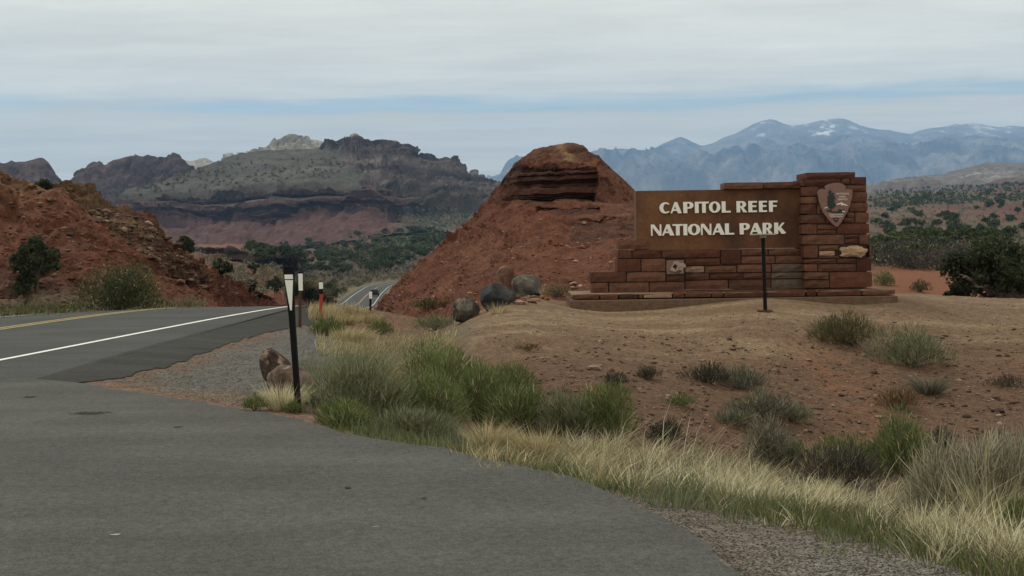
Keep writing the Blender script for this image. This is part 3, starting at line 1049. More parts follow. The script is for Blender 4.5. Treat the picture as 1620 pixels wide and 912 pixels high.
CL = [
    [(84, 345, 2250), (150, 335, 2250), (240, 312, 2250), (345, 285, 2300)],
    [(88, 322, 2330), (150, 311, 2330), (200, 303, 2330), (250, 297, 2330), (310, 282, 2350)],
    [(90, 306, 2370), (100, 292, 2370), (118, 290, 2370), (150, 275, 2370), (172, 270, 2370), (205, 256, 2370), (250, 256, 2370), (280, 262, 2370), (304, 277, 2380)],
    [(91, 303, 2400), (97, 294, 2400), (103, 285, 2400), (108, 287, 2400), (114, 286, 2400), (122, 281, 2400), (127, 270, 2400), (134, 267, 2400), (142, 266, 2400), (144, 260, 2400), (149, 258, 2400), (154, 262, 2400), (156, 266, 2400), (166, 264, 2400), (172, 257, 2400), (180, 253, 2400), (190, 251, 2400), (200, 248, 2400), (211, 247, 2400), (214, 244, 2400), (218, 246, 2400), (226, 248, 2400), (233, 245, 2400), (245, 248, 2400), (252, 250, 2400), (262, 249, 2400), (276, 250, 2400), (279, 258, 2400), (287, 260, 2400), (292, 268, 2400), (303, 276, 2400)],
]
cliffL, _ = loft('cliff', CL, 300, [12, 22, 14], cliff_disp(22, .02), two_col((.058, .039, .038), (.105, .070, .064), .012, 74), M['mesa'], back=(500, -20), smooth=False)
CL2 = [
    [(-150, 330, 2050), (20, 322, 2050), (70, 320, 2050), (95, 324, 2050)],
    [(-150, 290, 2100), (20, 290, 2100), (60, 288, 2100), (93, 308, 2100)],
    [(-150, 262, 2140), (-40, 256, 2140), (8, 259, 2140), (15, 256, 2140), (18, 254, 2140), (24, 257, 2140), (40, 256, 2140), (52, 253, 2140), (58, 251, 2140), (64, 250, 2140), (69, 251, 2140), (76, 257, 2140), (83, 267, 2140), (88, 275, 2140), (90, 292, 2140), (92, 304, 2140)],
]
cliffL2, _ = loft('cliff', CL2, 200, [14, 26], cliff_disp(20, .02), two_col((.062, .042, .041), (.105, .070, .064), .012, 75), M['mesa'], back=(500, -20), smooth=False)
DM = [
    [(348, 268, 2400), (430, 262, 2400), (530, 255, 2400)],
    [(352, 256, 2450), (400, 248, 2450), (430, 238, 2450), (470, 228, 2450), (528, 242, 2450)],
    [(356, 249, 2490), (362, 244, 2490), (368, 244, 2490), (371, 249, 2490), (373, 245, 2490), (377, 241, 2490), (384, 242, 2490), (388, 246, 2490), (396, 241, 2490), (404, 240, 2490), (412, 239, 2490), (420, 234, 2490), (428, 227, 2490), (431, 221, 2490), (434, 218, 2490), (437, 221, 2490), (440, 229, 2490), (443, 220, 2490), (450, 215, 2490), (458, 212, 2490), (466, 212.5, 2490), (476, 216, 2490), (486, 217, 2490), (492, 222, 2490), (498, 221, 2490), (508, 223, 2490), (516, 226, 2490), (520, 234, 2490), (526, 240, 2490)],
]
domes, _ = loft('rock_domes', DM, 260, [14, 26], cliff_disp(16, .025), two_col((.17, .165, .145), (.38, .37, .33), .02, 76), M['mesa'], back=(300, -20), smooth=False)
DM2 = [
    [(255, 290, 3000), (360, 280, 3000)],
    [(262, 256, 3060), (270, 250, 3060), (284, 249, 3060), (290, 253, 3060), (300, 256, 3060), (308, 254, 3060), (316, 251, 3060), (326, 250, 3060), (334, 254, 3060), (345, 262, 3060), (356, 272, 3060)],
]
domes2, _ = loft('rock_domes', DM2, 120, [16], cliff_disp(14, .02), two_col((.27, .26, .235), (.40, .39, .36), .02, 77), M['mesa'], back=(300, -20), smooth=False)
TL = [
    [(715, 352, 2600), (800, 345, 2600), (880, 345, 2600)],
    [(720, 330, 2750), (770, 322, 2750), (870, 330, 2750)],
    [(725, 300, 2900), (770, 300, 2900), (860, 312, 2900)],
    [(730, 288, 3000), (740, 280, 3000), (746, 278, 3000), (752, 277, 3000), (760, 281, 3000), (770, 285, 3000), (776, 282, 3000), (784, 284, 3000), (800, 288, 3000), (850, 305, 3000)],
]


def tail_disp(G, Sp, UV):
    zw = G[..., 2] + fbm(G, .003, 2, .5, 78) * 10
    return (strata(zw, 12, seed=15) - .5) * 30 + fbm(G, .012, 4, .6, 79) * 16


def tail_col(G, Sp, UV, Nn):
    zw = G[..., 2] + fbm(G, .003, 2, .5, 78) * 10
    return lerp(np.broadcast_to(np.array([.10, .075, .068]), G.shape), np.array([.22, .20, .17]), strata(zw, 13, seed=16) * .6 + ss(Sp, 1.5, 3) * .35)


tail, _ = loft('mesa', TL, 160, [12, 16, 14], tail_disp, tail_col, M['mesa'], back=(400, -20), smooth=False)

# ---- grey hills on the right
GH = [
    [(1180, 330, 2300), (1400, 320, 2300), (1620, 306, 2300), (1950, 305, 2300)],
    [(1200, 318, 2800), (1400, 306, 2800), (1620, 290, 2800), (1950, 295, 2800)],
    [(1230, 312, 3400), (1400, 297, 3400), (1500, 284, 3400), (1620, 272, 3400), (1950, 275, 3400)],
    [(1250, 306, 3800), (1340, 300, 3800), (1380, 293, 3800), (1400, 290, 3800), (1430, 286, 3800), (1440, 284, 3800), (1462, 277, 3800), (1480, 276, 3800), (1497, 274, 3800), (1504, 270, 3800), (1520, 267, 3800), (1540, 264, 3800), (1552, 261, 3800), (1560, 258.5, 3800), (1590, 259, 3800), (1600, 258, 3800), (1625, 257, 3800), (1700, 255, 3800), (1950, 262, 3800)],
]


def gh_disp(G, Sp, UV):
    return (np.abs(fbm(G * np.array([1, .4, .4]), .006, 5, .58, 81)) * 60 - 12 + fbm(G, .02, 4, .6, 82) * 10) * (1 - ss(Sp, 2.5, 3) * .8)


def gh_col(G, Sp, UV, Nn):
    n = fbm(G * np.array([1, .5, 1]), .008, 5, .62, 83)
    c = np.broadcast_to(np.array([.155, .14, .12]), G.shape)
    c = lerp(c, np.array([.33, .32, .29]), np.clip(n * 2.0 - .1, 0, 1))
    c = lerp(c, np.array([.10, .075, .075]), np.clip(-n * 2.4 - .2, 0, .9))
    return c


hills, _ = loft('hills', GH, 340, [14, 20, 22], gh_disp, gh_col, M['mesa'], back=(900, 0), smooth=False)
PH = [
    [(1500, 306, 2150), (1620, 302, 2150), (1900, 300, 2150)],
    [(1530, 298, 2230), (1560, 291, 2230), (1575, 284, 2230), (1590, 281, 2230), (1610, 281, 2230), (1640, 279, 2230), (1890, 284, 2230)],
]
knoll, _ = loft('hills', PH, 160, [18], cliff_disp(12, .02), two_col((.10, .072, .066), (.15, .115, .10), .015, 84), M['mesa'], back=(400, 0), smooth=False)

# ---- mountains far off
sil = [(560, 300), (700, 298), (740, 292), (770, 283), (790, 276), (830, 268), (880, 256), (945, 243), (960, 239), (975, 235.5), (985, 235), (1000, 237), (1020, 237.5), (1025, 239), (1040, 232), (1055, 225), (1070, 218.5), (1077, 217), (1084, 219), (1096, 225), (1105, 229), (1112, 230.5), (1128, 227), (1145, 218), (1165, 211), (1180, 203), (1190, 197), (1205, 192), (1212, 190), (1218, 188.5), (1226, 190), (1234, 194), (1250, 199), (1262, 198), (1275, 197), (1288, 193.5), (1300, 190.5), (1308, 189.5), (1320, 188.5), (1333, 188), (1345, 191), (1360, 198), (1375, 202), (1390, 205), (1405, 206), (1420, 209), (1440, 212.5), (1452, 207.5), (1465, 204), (1485, 201.5), (1500, 199.5), (1512, 196.5), (1522, 198), (1537, 195), (1548, 196), (1560, 198.5), (1580, 201.5), (1600, 199), (1620, 200.5), (1680, 203), (1760, 214), (1900, 235), (2100, 262)]
mu = np.array(sil)
MT = [
    [(520, 376, 11200), (1000, 372, 11200), (2140, 352, 11200)],
    [(540, 322, 13000), (1000, 318, 13000), (2120, 312, 13000)],
    [(545, 314, 15000), (800, 302, 15000), (1000, 290, 15000), (1300, 282, 15000), (1620, 280, 15000), (2115, 295, 15000)],
    [(u, 0.5 * v + 0.5 * 292, 17600) for u, v in sil],
    [(u, v, 20000) for u, v in sil],
]


def mt_disp(G, Sp, UV):
    r = np.abs(fbm(G * np.array([1, .35, .25]), .0011, 5, .55, 91))
    return ((0.32 - r) * 900 + fbm(G, .004, 4, .6, 92) * 60) * ss(Sp, 1, 1.6) * (1 - ss(Sp, 2.5, 3.8)) + fbm(G * np.array([1, .4, .3]), .003, 4, .6, 92) * 70 * (1 - ss(Sp, 3.7, 4)) + fbm(G, .01, 3, .6, 94) * 8


def mt_col(G, Sp, UV, Nn):
    n = fbm(G * np.array([1, .4, .35]), .0025, 5, .62, 93)
    c = lerp(np.broadcast_to(np.array([.09, .09, .085]), G.shape), np.array([.24, .22, .20]), np.clip(.4 + n * 2.4, 0, 1))
    u, v = UV[..., 0], UV[..., 1]
    hi = ss(v + n * 26, 226, 200)
    c = lerp(c, np.array([.24, .24, .24]), hi * .8)
    loc = np.exp(-((u - 1302) / 16) ** 2) + .8 * np.exp(-((u - 1348) / 9) ** 2) + .55 * np.exp(-((u - 1205) / 16) ** 2) + .6 * np.exp(-((u - 1490) / 34) ** 2) + .75 * np.exp(-((u - 1565) / 34) ** 2)
    n7 = fbm(G * np.array([1, .3, .22]), .011, 4, .6, 95)
    sn = np.clip(loc * 1.05 + n7 * 2.6 - .92, 0, 1) * ss(v, 232, 206)
    c = lerp(c, np.array([.88, .88, .9]), ss(sn, .05, .5) * (.5 + .45 * np.exp(-((u - 1302) / 20) ** 2)))
    return c


mountains, _ = loft('mountains', MT, 520, [6, 14, 34, 44], mt_disp, mt_col, M['mountain'], back=(3000, 0), smooth=False)

# ---- air
hz = MB()
hz.box((-13500, -300, -40), (13500, 23400, 1740))
hm = bpy.data.materials.new('thin_haze')
hm.use_nodes = True
ht = hm.node_tree
ht.nodes.clear()
ho = ht.nodes.new('ShaderNodeOutputMaterial')
hv = ht.nodes.new('ShaderNodeVolumePrincipled')
hv.inputs['Color'].default_value = (0.33, 0.59, 1.0, 1)
hv.inputs['Density'].default_value = 5.2e-5
hv.inputs['Anisotropy'].default_value = 0.0
ht.links.new(hv.outputs[0], ho.inputs['Volume'])
haze = hz.build('haze', hm, kind='stuff')

# ------------------------------------------------------------------ roads and paint
def strip(name, y0, y1, n, offs, dz, mat, geom=True):
    yy = np.geomspace(y0, y1, n) if geom else np.linspace(y0, y1, n)
    rx, rz = road_x(yy), road_z(yy)
    t = np.gradient(rx, yy)
    nx = 1 / np.sqrt(1 + t * t)
    cols = []
    for o in offs:
        ov = o(yy) if callable(o) else np.full(n, o)
        x = rx + ov / nx
        z = rz - np.clip(-ov - 0.3, 0, 20) * 0.035 * (1 - ss(yy, 45, 70)) + dz
        cols.append(np.stack([x, yy, z], -1))
    G = np.stack(cols, 1)
    return mesh_np(name, G.reshape(-1, 3), grid_faces(n, len(offs)), mat, None, True, kind='structure')


edge_off = lambda y: (road_edge(y) - road_x(y))
strip('road', 1, 590, 400, [-4.9, -3.5, -1.5, -.3, 0, 1.8, 3.5, edge_off], 0.0, M['road'])
strip('edge_line', 1, 560, 420, [3.45, 3.57], 0.006, M['white_paint'])
strip('edge_line', 1, 560, 420, [-3.62, -3.5], 0.006, M['white_paint'])
strip('centre_line', 1, 560, 420, [0.05, 0.17], 0.006, M['yellow_paint'])
strip('centre_line', 1, 560, 420, [-0.17, -0.05], 0.006, M['yellow_paint'])

# dark millings falling from the pavement edge to the gravel
yy = np.linspace(17.2, 46, 240)
nz = fbm(np.stack([yy, yy * 0, yy * 0], -1), 1.3, 4, .6, 101)
e0 = road_edge(yy) - 0.06
w = np.interp(yy, [17.2, 18.2, 21, 30, 38, 46], [0.5, 0.95, 1.05, 0.85, .7, .5]) + nz * .06
G = []
for k, q in enumerate((0, .25, .5, .75, 1.0)):
    x = e0 + w * q
    z = np.maximum(ground_z(x, yy) + 0.012, (road_z(yy) + 0.004) * (1 - q) + (ground_z(e0 + w, yy) + 0.012) * q)
    if k == 0:
        z = road_z(yy) + 0.004
    G.append(np.stack([x, yy, z], -1))
G = np.stack(G, 1)
mesh_np('road_shoulder', G.reshape(-1, 3), grid_faces(240, 5), M['shoulder'], None, True, kind='structure')

# driveway sheet
yd = np.concatenate([np.linspace(-8, 5.3, 30), np.linspace(5.35, 17.9, 420)])
xd = drive_x(yd) + fbm(np.stack([yd, yd * 0, yd * 0], -1), 2.2, 4, .6, 103) * 0.07 * (yd > 4)
G = []
for q in np.linspace(0, 1, 8):
    G.append(np.stack([-6.35 + (xd + 6.35) * q, yd, np.full_like(yd, 0.010)], -1))
G.append(np.stack([xd + .012, yd, np.full_like(yd, -0.06)], -1))
G = np.stack(G, 1)
mesh_np('driveway', G.reshape(-1, 3), grid_faces(len(yd), G.shape[1]), M['drive'], None, False, kind='structure')


def patch(name, u, v, wx, wy, mat, seed, ang=0.0):
    c = Pz(np.array(float(u)), np.array(float(v)))
    th = np.linspace(0, 2 * math.pi, 40, endpoint=False)
    r = 1 + .45 * fbm(np.stack([np.cos(th), np.sin(th), th * 0 + seed], -1), 1.6, 3, .6, seed)
    x = np.cos(th) * r * wx
    y = np.sin(th) * r * wy
    x, y = x * math.cos(ang) - y * math.sin(ang), x * math.sin(ang) + y * math.cos(ang)
    v_ = np.concatenate([[[0, 0, 0]], np.stack([x, y, x * 0], -1)]) + np.array([c[0], c[1], 0.015])
    i = np.arange(40)
    cc = np.zeros((41, 3))
    cc[0] = 1
    return mesh_np(name, v_, np.stack([i * 0, i + 1, (i + 1) % 40 + 1], 1), mat, cc, kind='structure')


patch('oil_stain', 140, 656, .31, .22, M['stain'], 3)
patch('oil_stain', 48, 630, .11, .14, M['stain'], 4)
patch('oil_stain', 280, 678, .07, .07, M['stain'], 5)
patch('oil_stain', 550, 775, .035, .06, M['stain'], 6)
patch('oil_stain', 670, 792, .03, .03, M['stain'], 8)
patch('scuff_mark', 182, 850, .055, .035, M['scuff'], 9)
patch('scuff_mark', 595, 837, .05, .012, M['scuff'], 10, .2)

# ------------------------------------------------------------------ ray casts onto the land
_vs, _fs, _o = [], [], 0
for v_, f_ in BV:
    _vs.append(v_)
    _fs.append(f_ + _o)
    _o += len(v_)
tree = BVHTree.FromPolygons([tuple(x) for x in np.concatenate(_vs).tolist()], np.concatenate(_fs).tolist())
ground_bvh = BVHTree.FromPolygons([tuple(x) for x in BV[0][0].tolist()], BV[0][1].tolist())


def hit(u, v, far=True):
    r = Vector(ray(u, v).tolist()).normalized()
    h = tree.ray_cast(Vector((0, 0, CAM_H)), r)
    return h[0]


def ground_at(x, y):
    h = tree.ray_cast(Vector((x, y, 3000)), Vector((0, 0, -1)))
    return h[0].z if h[0] else 0.0


def px_size(d):
    return d / FPX

# ------------------------------------------------------------------ entrance monument
MD = 28.0
mo = P(1150, 470, MD)
MX, MZ = mo[0], float(mo[2])


def mz(X_, Y_, dy=0.0):
    """zoomed-crop pixel -> monument local x, z"""
    p = P(890 + X_ / 3.0, 260 + Y_ / 3.0, MD + dy)
    return p[0] - MX, p[2] - MZ


PXM = MD / FPX / 3.0
mon = empty('entrance_monument', (MX, MD, MZ), 'stepped red sandstone entrance wall with brown panel of white letters and square pillar', 'entrance sign')


def rough_block(x0, x1, z0, z1, yf, depth, col, name='stone', seed=0, rough=1.0):
    r = np.random.default_rng(seed)
    w_, h_ = x1 - x0, z1 - z0
    nx = int(np.clip(round(w_ / .16), 2, 6))
    ny = 2 if h_ < .3 else 3
    gx = np.linspace(0, 1, nx + 1)
    gz = np.linspace(0, 1, ny + 1)
    XX, ZZ = np.meshgrid(gx, gz)
    bx = (XX == 0) | (XX == 1)
    bz = (ZZ == 0) | (ZZ == 1)
    border = bx | bz
    cor = bx & bz
    jx = r.normal(0, .008, XX.shape)
    jz = r.normal(0, .006, XX.shape)
    x = x0 + XX * w_ + np.where(bx, (0.5 - XX) * 2 * .003 * r.random(XX.shape), jx)
    z = z0 + ZZ * h_ + np.where(bz, (0.5 - ZZ) * 2 * .004 * r.random(XX.shape), jz)
    x = x + cor * (0.5 - XX) * 2 * .004
    z = z + cor * (0.5 - ZZ) * 2 * .004
    y = yf + np.where(border, .004 + r.random(XX.shape) * .008, -r.random(XX.shape) * .022 * rough)
    F = np.stack([x, y, z], -1).reshape(-1, 3)
    f = grid_faces(ny + 1, nx + 1)
    idx = np.arange(len(F)).reshape(ny + 1, nx + 1)
    loop = np.concatenate([idx[0, :-1], idx[:-1, -1], idx[-1, :0:-1], idx[:0:-1, 0]])
    B = F[loop].copy()
    B[:, 1] = yf + depth
    k = np.arange(len(loop))
    k2 = (k + 1) % len(loop)
    side = np.stack([loop[k], len(F) + k, len(F) + k2, loop[k2]], 1)
    V = np.concatenate([F, B])
    c = np.clip(np.array(col) * (1 + r.normal(0, .05, (len(V), 1))), .01, 1)
    return mesh_np(name, V, [f, side], M['stone'], c, False, mon)


def stone_col(seed):
    r = np.random.default_rng(seed + 999)
    a = lerp(np.array([.100, .041, .029]), np.array([.145, .074, .050]), r.random())
    return np.array(a) * r.uniform(.62, 1.2)


def rect_block(X0, Y0, X1, Y1, yf, depth, seed, col=None, name='stone', rough=1.0):
    cx, cz = mz((X0 + X1) / 2, (Y0 + Y1) / 2, yf)
    w_, h_ = (X1 - X0) * PXM * (1 + yf / MD) - .006, (Y1 - Y0) * PXM * (1 + yf / MD) - .003
    return rough_block(cx - w_ / 2, cx + w_ / 2, cz - h_ / 2, cz + h_ / 2, yf, depth, stone_col(seed) if col is None else col, name, seed, rough)


PILLAR = [(1155, 38, 1390, 68), (1135, 70, 1322, 103), (1325, 68, 1364, 94), (1367, 63, 1437, 96), (1138, 106, 1216, 151), (1219, 106, 1333, 150), (1336, 99, 1442, 129),
          (1135, 155, 1208, 187), (1211, 154, 1368, 187), (1371, 132, 1447, 179), (1132, 190, 1205, 237), (1208, 191, 1237, 237), (1240, 190, 1358, 237), (1361, 182, 1450, 225),
          (1132, 240, 1246, 281), (1249, 240, 1331, 281), (1334, 254, 1386, 278), (1352, 228, 1387, 252), (1389, 228, 1455, 278),
          (1135, 285, 1207, 332), (1210, 287, 1300, 309), (1210, 312, 1299, 332), (1303, 282, 1457, 330), (1138, 336, 1337, 381), (1340, 334, 1405, 351), (1340, 354, 1405, 376), (1408, 333, 1460, 379),
          (1145, 385, 1213, 445), (1216, 385, 1310, 408), (1456, 384, 1468, 444), (1216, 437, 1310, 446), (1147, 450, 1300, 471), (1303, 449, 1392, 470), (1395, 448, 1467, 509),
          (1147, 474, 1210, 509), (1213, 474, 1392, 509), (1147, 513, 1264, 548), (1147, 551, 1266, 587), (1268, 512, 1470, 586)]
sd = 100
for rct in PILLAR:
    dep = .95 if rct[0] < 1180 or rct[2] > 1430 or rct[1] < 70 else .3
    rect_block(*rct, -.28 + np.random.default_rng(sd).uniform(-.012, .02), dep, sd)
    sd += 1
rect_block(1218, 411, 1293, 435, -.285, .3, 901, (.34, .20, .14))
# the pale sandstone lump with an uneven outline
cx, cz = mz(1380, 416, -.3)
th = np.linspace(0, 2 * math.pi, 26, endpoint=False)
rr = 1 + .10 * np.sin(th * 5 + 1) + .06 * np.sin(th * 9) + rng.normal(0, .03, 26)
sx = np.sign(np.cos(th)) * np.abs(np.cos(th)) ** .6 * 61 * PXM * rr
sz = np.sign(np.sin(th)) * np.abs(np.sin(th)) ** .6 * 26 * PXM * rr
V = np.concatenate([[[cx, -.335, cz]], np.stack([cx + sx * .55, np.full(26, -.33) + rng.normal(0, .008, 26), cz + sz * .55], 1), np.stack([cx + sx, np.full(26, -.295), cz + sz], 1), np.stack([cx + sx, np.full(26, .0), cz + sz], 1)])
i = np.arange(26)
j = (i + 1) % 26
tag(mesh_np('stone', V, [np.stack([i * 0, 1 + i, 1 + j], 1), np.concatenate([np.stack([1 + i, 27 + i, 27 + j, 1 + j], 1), np.stack([27 + i, 53 + i, 53 + j, 27 + j], 1)])], M['stone'], np.array([.38, .265, .165]) * (1 + rng.normal(0, .08, (len(V), 1))), False, mon), 'pale yellow sandstone lump set in the pillar')

WALL = [(262, 362, 412, 405), (262, 408, 328, 447), (331, 407, 468, 446), (471, 406, 748, 444), (751, 405, 846, 474), (849, 403, 975, 433), (978, 401, 1140, 431),
        (581, 447, 748, 480), (849, 437, 1008, 471), (1011, 434, 1140, 470), (676, 483, 826, 515), (829, 477, 990, 513), (993, 473, 1140, 511),
        (582, 518, 696, 549), (699, 518, 855, 547), (858, 516, 988, 543), (991, 514, 1140, 543), (582, 552, 786, 596), (789, 549, 988, 594), (991, 546, 1142, 592)]
for rct in WALL:
    col = None
    if rct in ((991, 514, 1140, 543), (991, 546, 1142, 592), (993, 473, 1140, 511)):
        col = (.115, .085, .068)
    rect_block(*rct, np.random.default_rng(sd).uniform(-.012, .012), .55, sd, col)
    sd += 1
rect_block(582, 484, 673, 515, -.005, .4, 903, (.235, .165, .125))
STEP = [(258, 450, 371, 510), (374, 450, 489, 510), (130, 511, 301, 560), (304, 513, 489, 558), (492, 528, 578, 557), (135, 563, 217, 611), (220, 562, 410, 610), (413, 560, 580, 606)]
for rct in STEP:
    rect_block(*rct, -.20 + np.random.default_rng(sd).uniform(-.012, .012), .62, sd)
    sd += 1
tag(rect_block(492, 455, 578, 524, -.205, .6, 905, (.20, .135, .115)), 'square pink-grey stone with a dark pit')
# dark pit and pale face of that stone
mb = MB()
for k, (X_, Y_, a, b, c) in enumerate(((541, 488, 34, 27, (.33, .25, .215)), (528, 485, 10, 11, (.03, .02, .018)), (548, 507, 12, 6, (.10, .065, .055)))):
    cx, cz = mz(X_, Y_)
    q = 1 + .18 * np.sin(th * 4 + k) + rng.normal(0, .05, 26)
    mb.add(np.concatenate([[[cx, -.246 - .004 * k, cz]], np.stack([cx + np.cos(th) * a * PXM * q, np.full(26, -.240 - .004 * k), cz + np.sin(th) * b * PXM * q], 1)]), np.stack([i * 0, 1 + i, 1 + j], 1), c)
mb.build('mineral_patch', M['stone'], mon)
CAPS = [(768, 86, 954, 118), (957, 84, 1131, 115)]
for rct in CAPS:
    rect_block(*rct, -.06, .6, sd)
    sd += 1

# mortar core behind the stones
mb = MB()


def core(X0, Y0, X1, Y1, ya, yb_):
    a = mz(X0, Y1)
    b = mz(X1, Y0)
    cx, cz = mz((X0 + X1) / 2, (Y0 + Y1) / 2)
    w_, h_ = (X1 - X0) * PXM, (Y1 - Y0) * PXM
    mb.box((cx - w_ / 2, ya, cz - h_ / 2), (cx + w_ / 2, yb_, cz + h_ / 2))


core(1150, 66, 1428, 587, -.235, .655)
core(268, 408, 1139, 594, .045, .53)
core(140, 516, 574, 606, -.155, .40)
core(264, 455, 574, 515, -.152, .41)
mb.build('mortar_core', M['mortar'], mon)

# plinth
UP = [(55, 617, 175, 643), (178, 616, 265, 643), (268, 615, 358, 640), (361, 613, 381, 637), (384, 613, 520, 635), (523, 608, 579, 634), (582, 606, 705, 632), (708, 604, 763, 632),
      (766, 602, 968, 631), (971, 598, 1153, 629), (1157, 598, 1206, 626), (1209, 596, 1420, 625), (1423, 596, 1580, 621)]
for k, rct in enumerate(UP):
    col = (.33, .205, .135) if k == 4 else ((.06, .035, .028) if k == 2 else None)
    rect_block(*rct, -.775, .7, sd, col, 'plinth_stone', .5)
    sd += 1


def slab(X0, X1, Ytop, th_, ya, yb_, name, col, seed, edge=.03):
    cx0, zt = mz(X0, Ytop, ya)
    cx1 = mz(X1, Ytop, ya)[0]
    zt = mz((X0 + X1) / 2, Ytop, ya)[1]
    n = 60
    r = np.random.default_rng(seed)
    xs = np.linspace(cx0, cx1, n)
    jit = fbm(np.stack([xs, xs * 0 + seed, xs * 0], -1), 2.2, 4, .6, seed) * edge
    rows = [np.stack([xs, ya + jit, np.full(n, zt - th_)], 1), np.stack([xs, ya + jit, np.full(n, zt - .012)], 1), np.stack([xs, ya + jit + .015, np.full(n, zt)], 1), np.stack([xs, np.full(n, (ya + yb_) / 2), zt + jit * .1], 1), np.stack([xs, np.full(n, yb_), np.full(n, zt)], 1), np.stack([xs, np.full(n, yb_), np.full(n, zt - th_)], 1)]
    G = np.stack(rows, 0)
    c = np.broadcast_to(np.array(col), (6 * n, 3)) * (1 + .12 * fbm(G.reshape(-1, 3), 3, 3, .6, seed)[:, None])
    e = np.array([list(range(0, 6 * n, n)), list(range(n - 1, 6 * n, n))])
    V = G.reshape(-1, 3)
    caps = [np.array([[0, n, 4 * n, 5 * n], [n - 1, 2 * n - 1, 5 * n - 1, 6 * n - 1]])]
    return mesh_np(name, V, [grid_faces(6, n)] + caps, M['stone'], c, False, mon)


slab(42, 1585, 607, .018, -.772, .90, 'plinth_top', (.20, .135, .095), 5)  # paler than the stones below: the lit top is put into its colour
slab(36, 1592, 637, .30, -.92, 1.0, 'plinth_base', (.135, .085, .06), 6, .05)

# panel
x0, z0 = mz(348, 400)
x1, z1 = mz(1131, 121)
zc0 = mz(740, 403)[1]
zc1 = mz(740, 121)[1]
PX0, PX1 = mz(350, 260)[0], mz(1138, 260)[0]
nx, nz_ = 60, 24
XX, ZZ = np.meshgrid(np.linspace(PX0, PX1, nx), np.linspace(zc0, zc1, nz_))
pp = np.stack([XX, XX * 0, ZZ], -1)
YY = .055 + fbm(pp, 1.3, 4, .55, 111) * .006
pc = lerp(np.broadcast_to(np.array([.130, .057, .027]), XX.shape + (3,)), np.array([.078, .034, .020]), np.clip(.45 + fbm(pp * np.array([1, 1, .8]), 1.4, 5, .62, 112) * 1.5, 0, 1))
pc = lerp(pc, np.array([.185, .092, .040]), np.clip(fbm(pp, .8, 3, .5, 113) * 1.4 + .1, 0, .6))
G = np.stack([XX, YY, ZZ], -1)
mb = MB()
mb.add(G.reshape(-1, 3), grid_faces(nz_, nx), pc.reshape(-1, 3))
mb.box((PX0, .08, zc0), (PX1, .50, zc1), (.105, .06, .032))
# rim closing the front sheet onto the slab
idx = np.arange(nx * nz_).reshape(nz_, nx)
for a in (idx[0], idx[-1], idx[:, 0], idx[:, -1]):
    F = G.reshape(-1, 3)[a]
    Bk = F.copy()
    Bk[:, 1] = .081
    n = len(a)
    k = np.arange(n - 1)
    mb.add(np.concatenate([F, Bk]), np.stack([k, k + 1, n + k + 1, n + k], 1), (.105, .06, .032))
panel = mb.build('sign_panel', M['panel'], mon)


def arc(cx, cy, rx, ry, a0, a1, n=14):
    t = np.radians(np.linspace(a0, a1, n))
    return [(cx + rx * math.cos(q), cy + ry * math.sin(q)) for q in t]


GL = {
    'I': (.34, [[(0, 0), (0, 1), (.34, 1), (.34, 0)]]),
    'L': (.80, [[(0, 0), (0, 1), (.33, 1), (.33, .14), (.80, .14), (.80, 0)]]),
    'T': (.90, [[(.29, 0), (.29, .86), (0, .86), (0, 1), (.90, 1), (.90, .86), (.62, .86), (.62, 0)]]),
    'E': (.74, [[(0, 0), (0, 1), (.74, 1), (.74, .86), (.33, .86), (.33, .60), (.68, .60), (.68, .46), (.33, .46), (.33, .14), (.74, .14), (.74, 0)]]),
    'F': (.74, [[(0, 0), (0, 1), (.74, 1), (.74, .86), (.33, .86), (.33, .60), (.68, .60), (.68, .46), (.33, .46), (.33, 0)]]),
    'N': (.92, [[(0, 0), (0, 1), (.27, 1), (.79, .30), (.79, 1), (.92, 1), (.92, 0), (.70, 0), (.13, .76), (.13, 0)]]),
    'A': (1.06, [[(0, 0), (.40, 1), (.63, 1), (1.06, 0), (.70, 0), (.61, .22), (.24, .22), (.15, 0)], [(.295, .36), (.555, .36), (.44, .68)]]),
    'P': (.88, [[(0, 0), (0, 1)] + arc(.52, .70, .36, .30, 90, -90) + [(.33, .40), (.33, 0)], [(.33, .87)] + arc(.44, .70, .13, .17, 90, -90) + [(.33, .53)]]),
    'R': (.98, [[(0, 0), (0, 1)] + arc(.52, .71, .36, .29, 90, -75) + [(.98, 0), (.62, 0), (.385, .42), (.33, .42), (.33, 0)], [(.33, .87)] + arc(.44, .71, .13, .16, 90, -90) + [(.33, .55)]]),
    'C': (.92, [arc(.50, .5, .50, .5, 42, 318, 30) + arc(.58, .5, .26, .37, 308, 52, 26)]),
    'O': (1.06, [arc(.53, .5, .53, .5, 0, 355, 36), arc(.53, .5, .22, .37, 0, 355, 30)]),
    'K': (1.0, [[(0, 0), (0, 1), (.33, 1), (.33, .54), (.70, 1), (.88, 1), (.56, .60), (1.0, .08), (.86, 0), (.62, 0), (.33, .44), (.33, 0)]]),
}


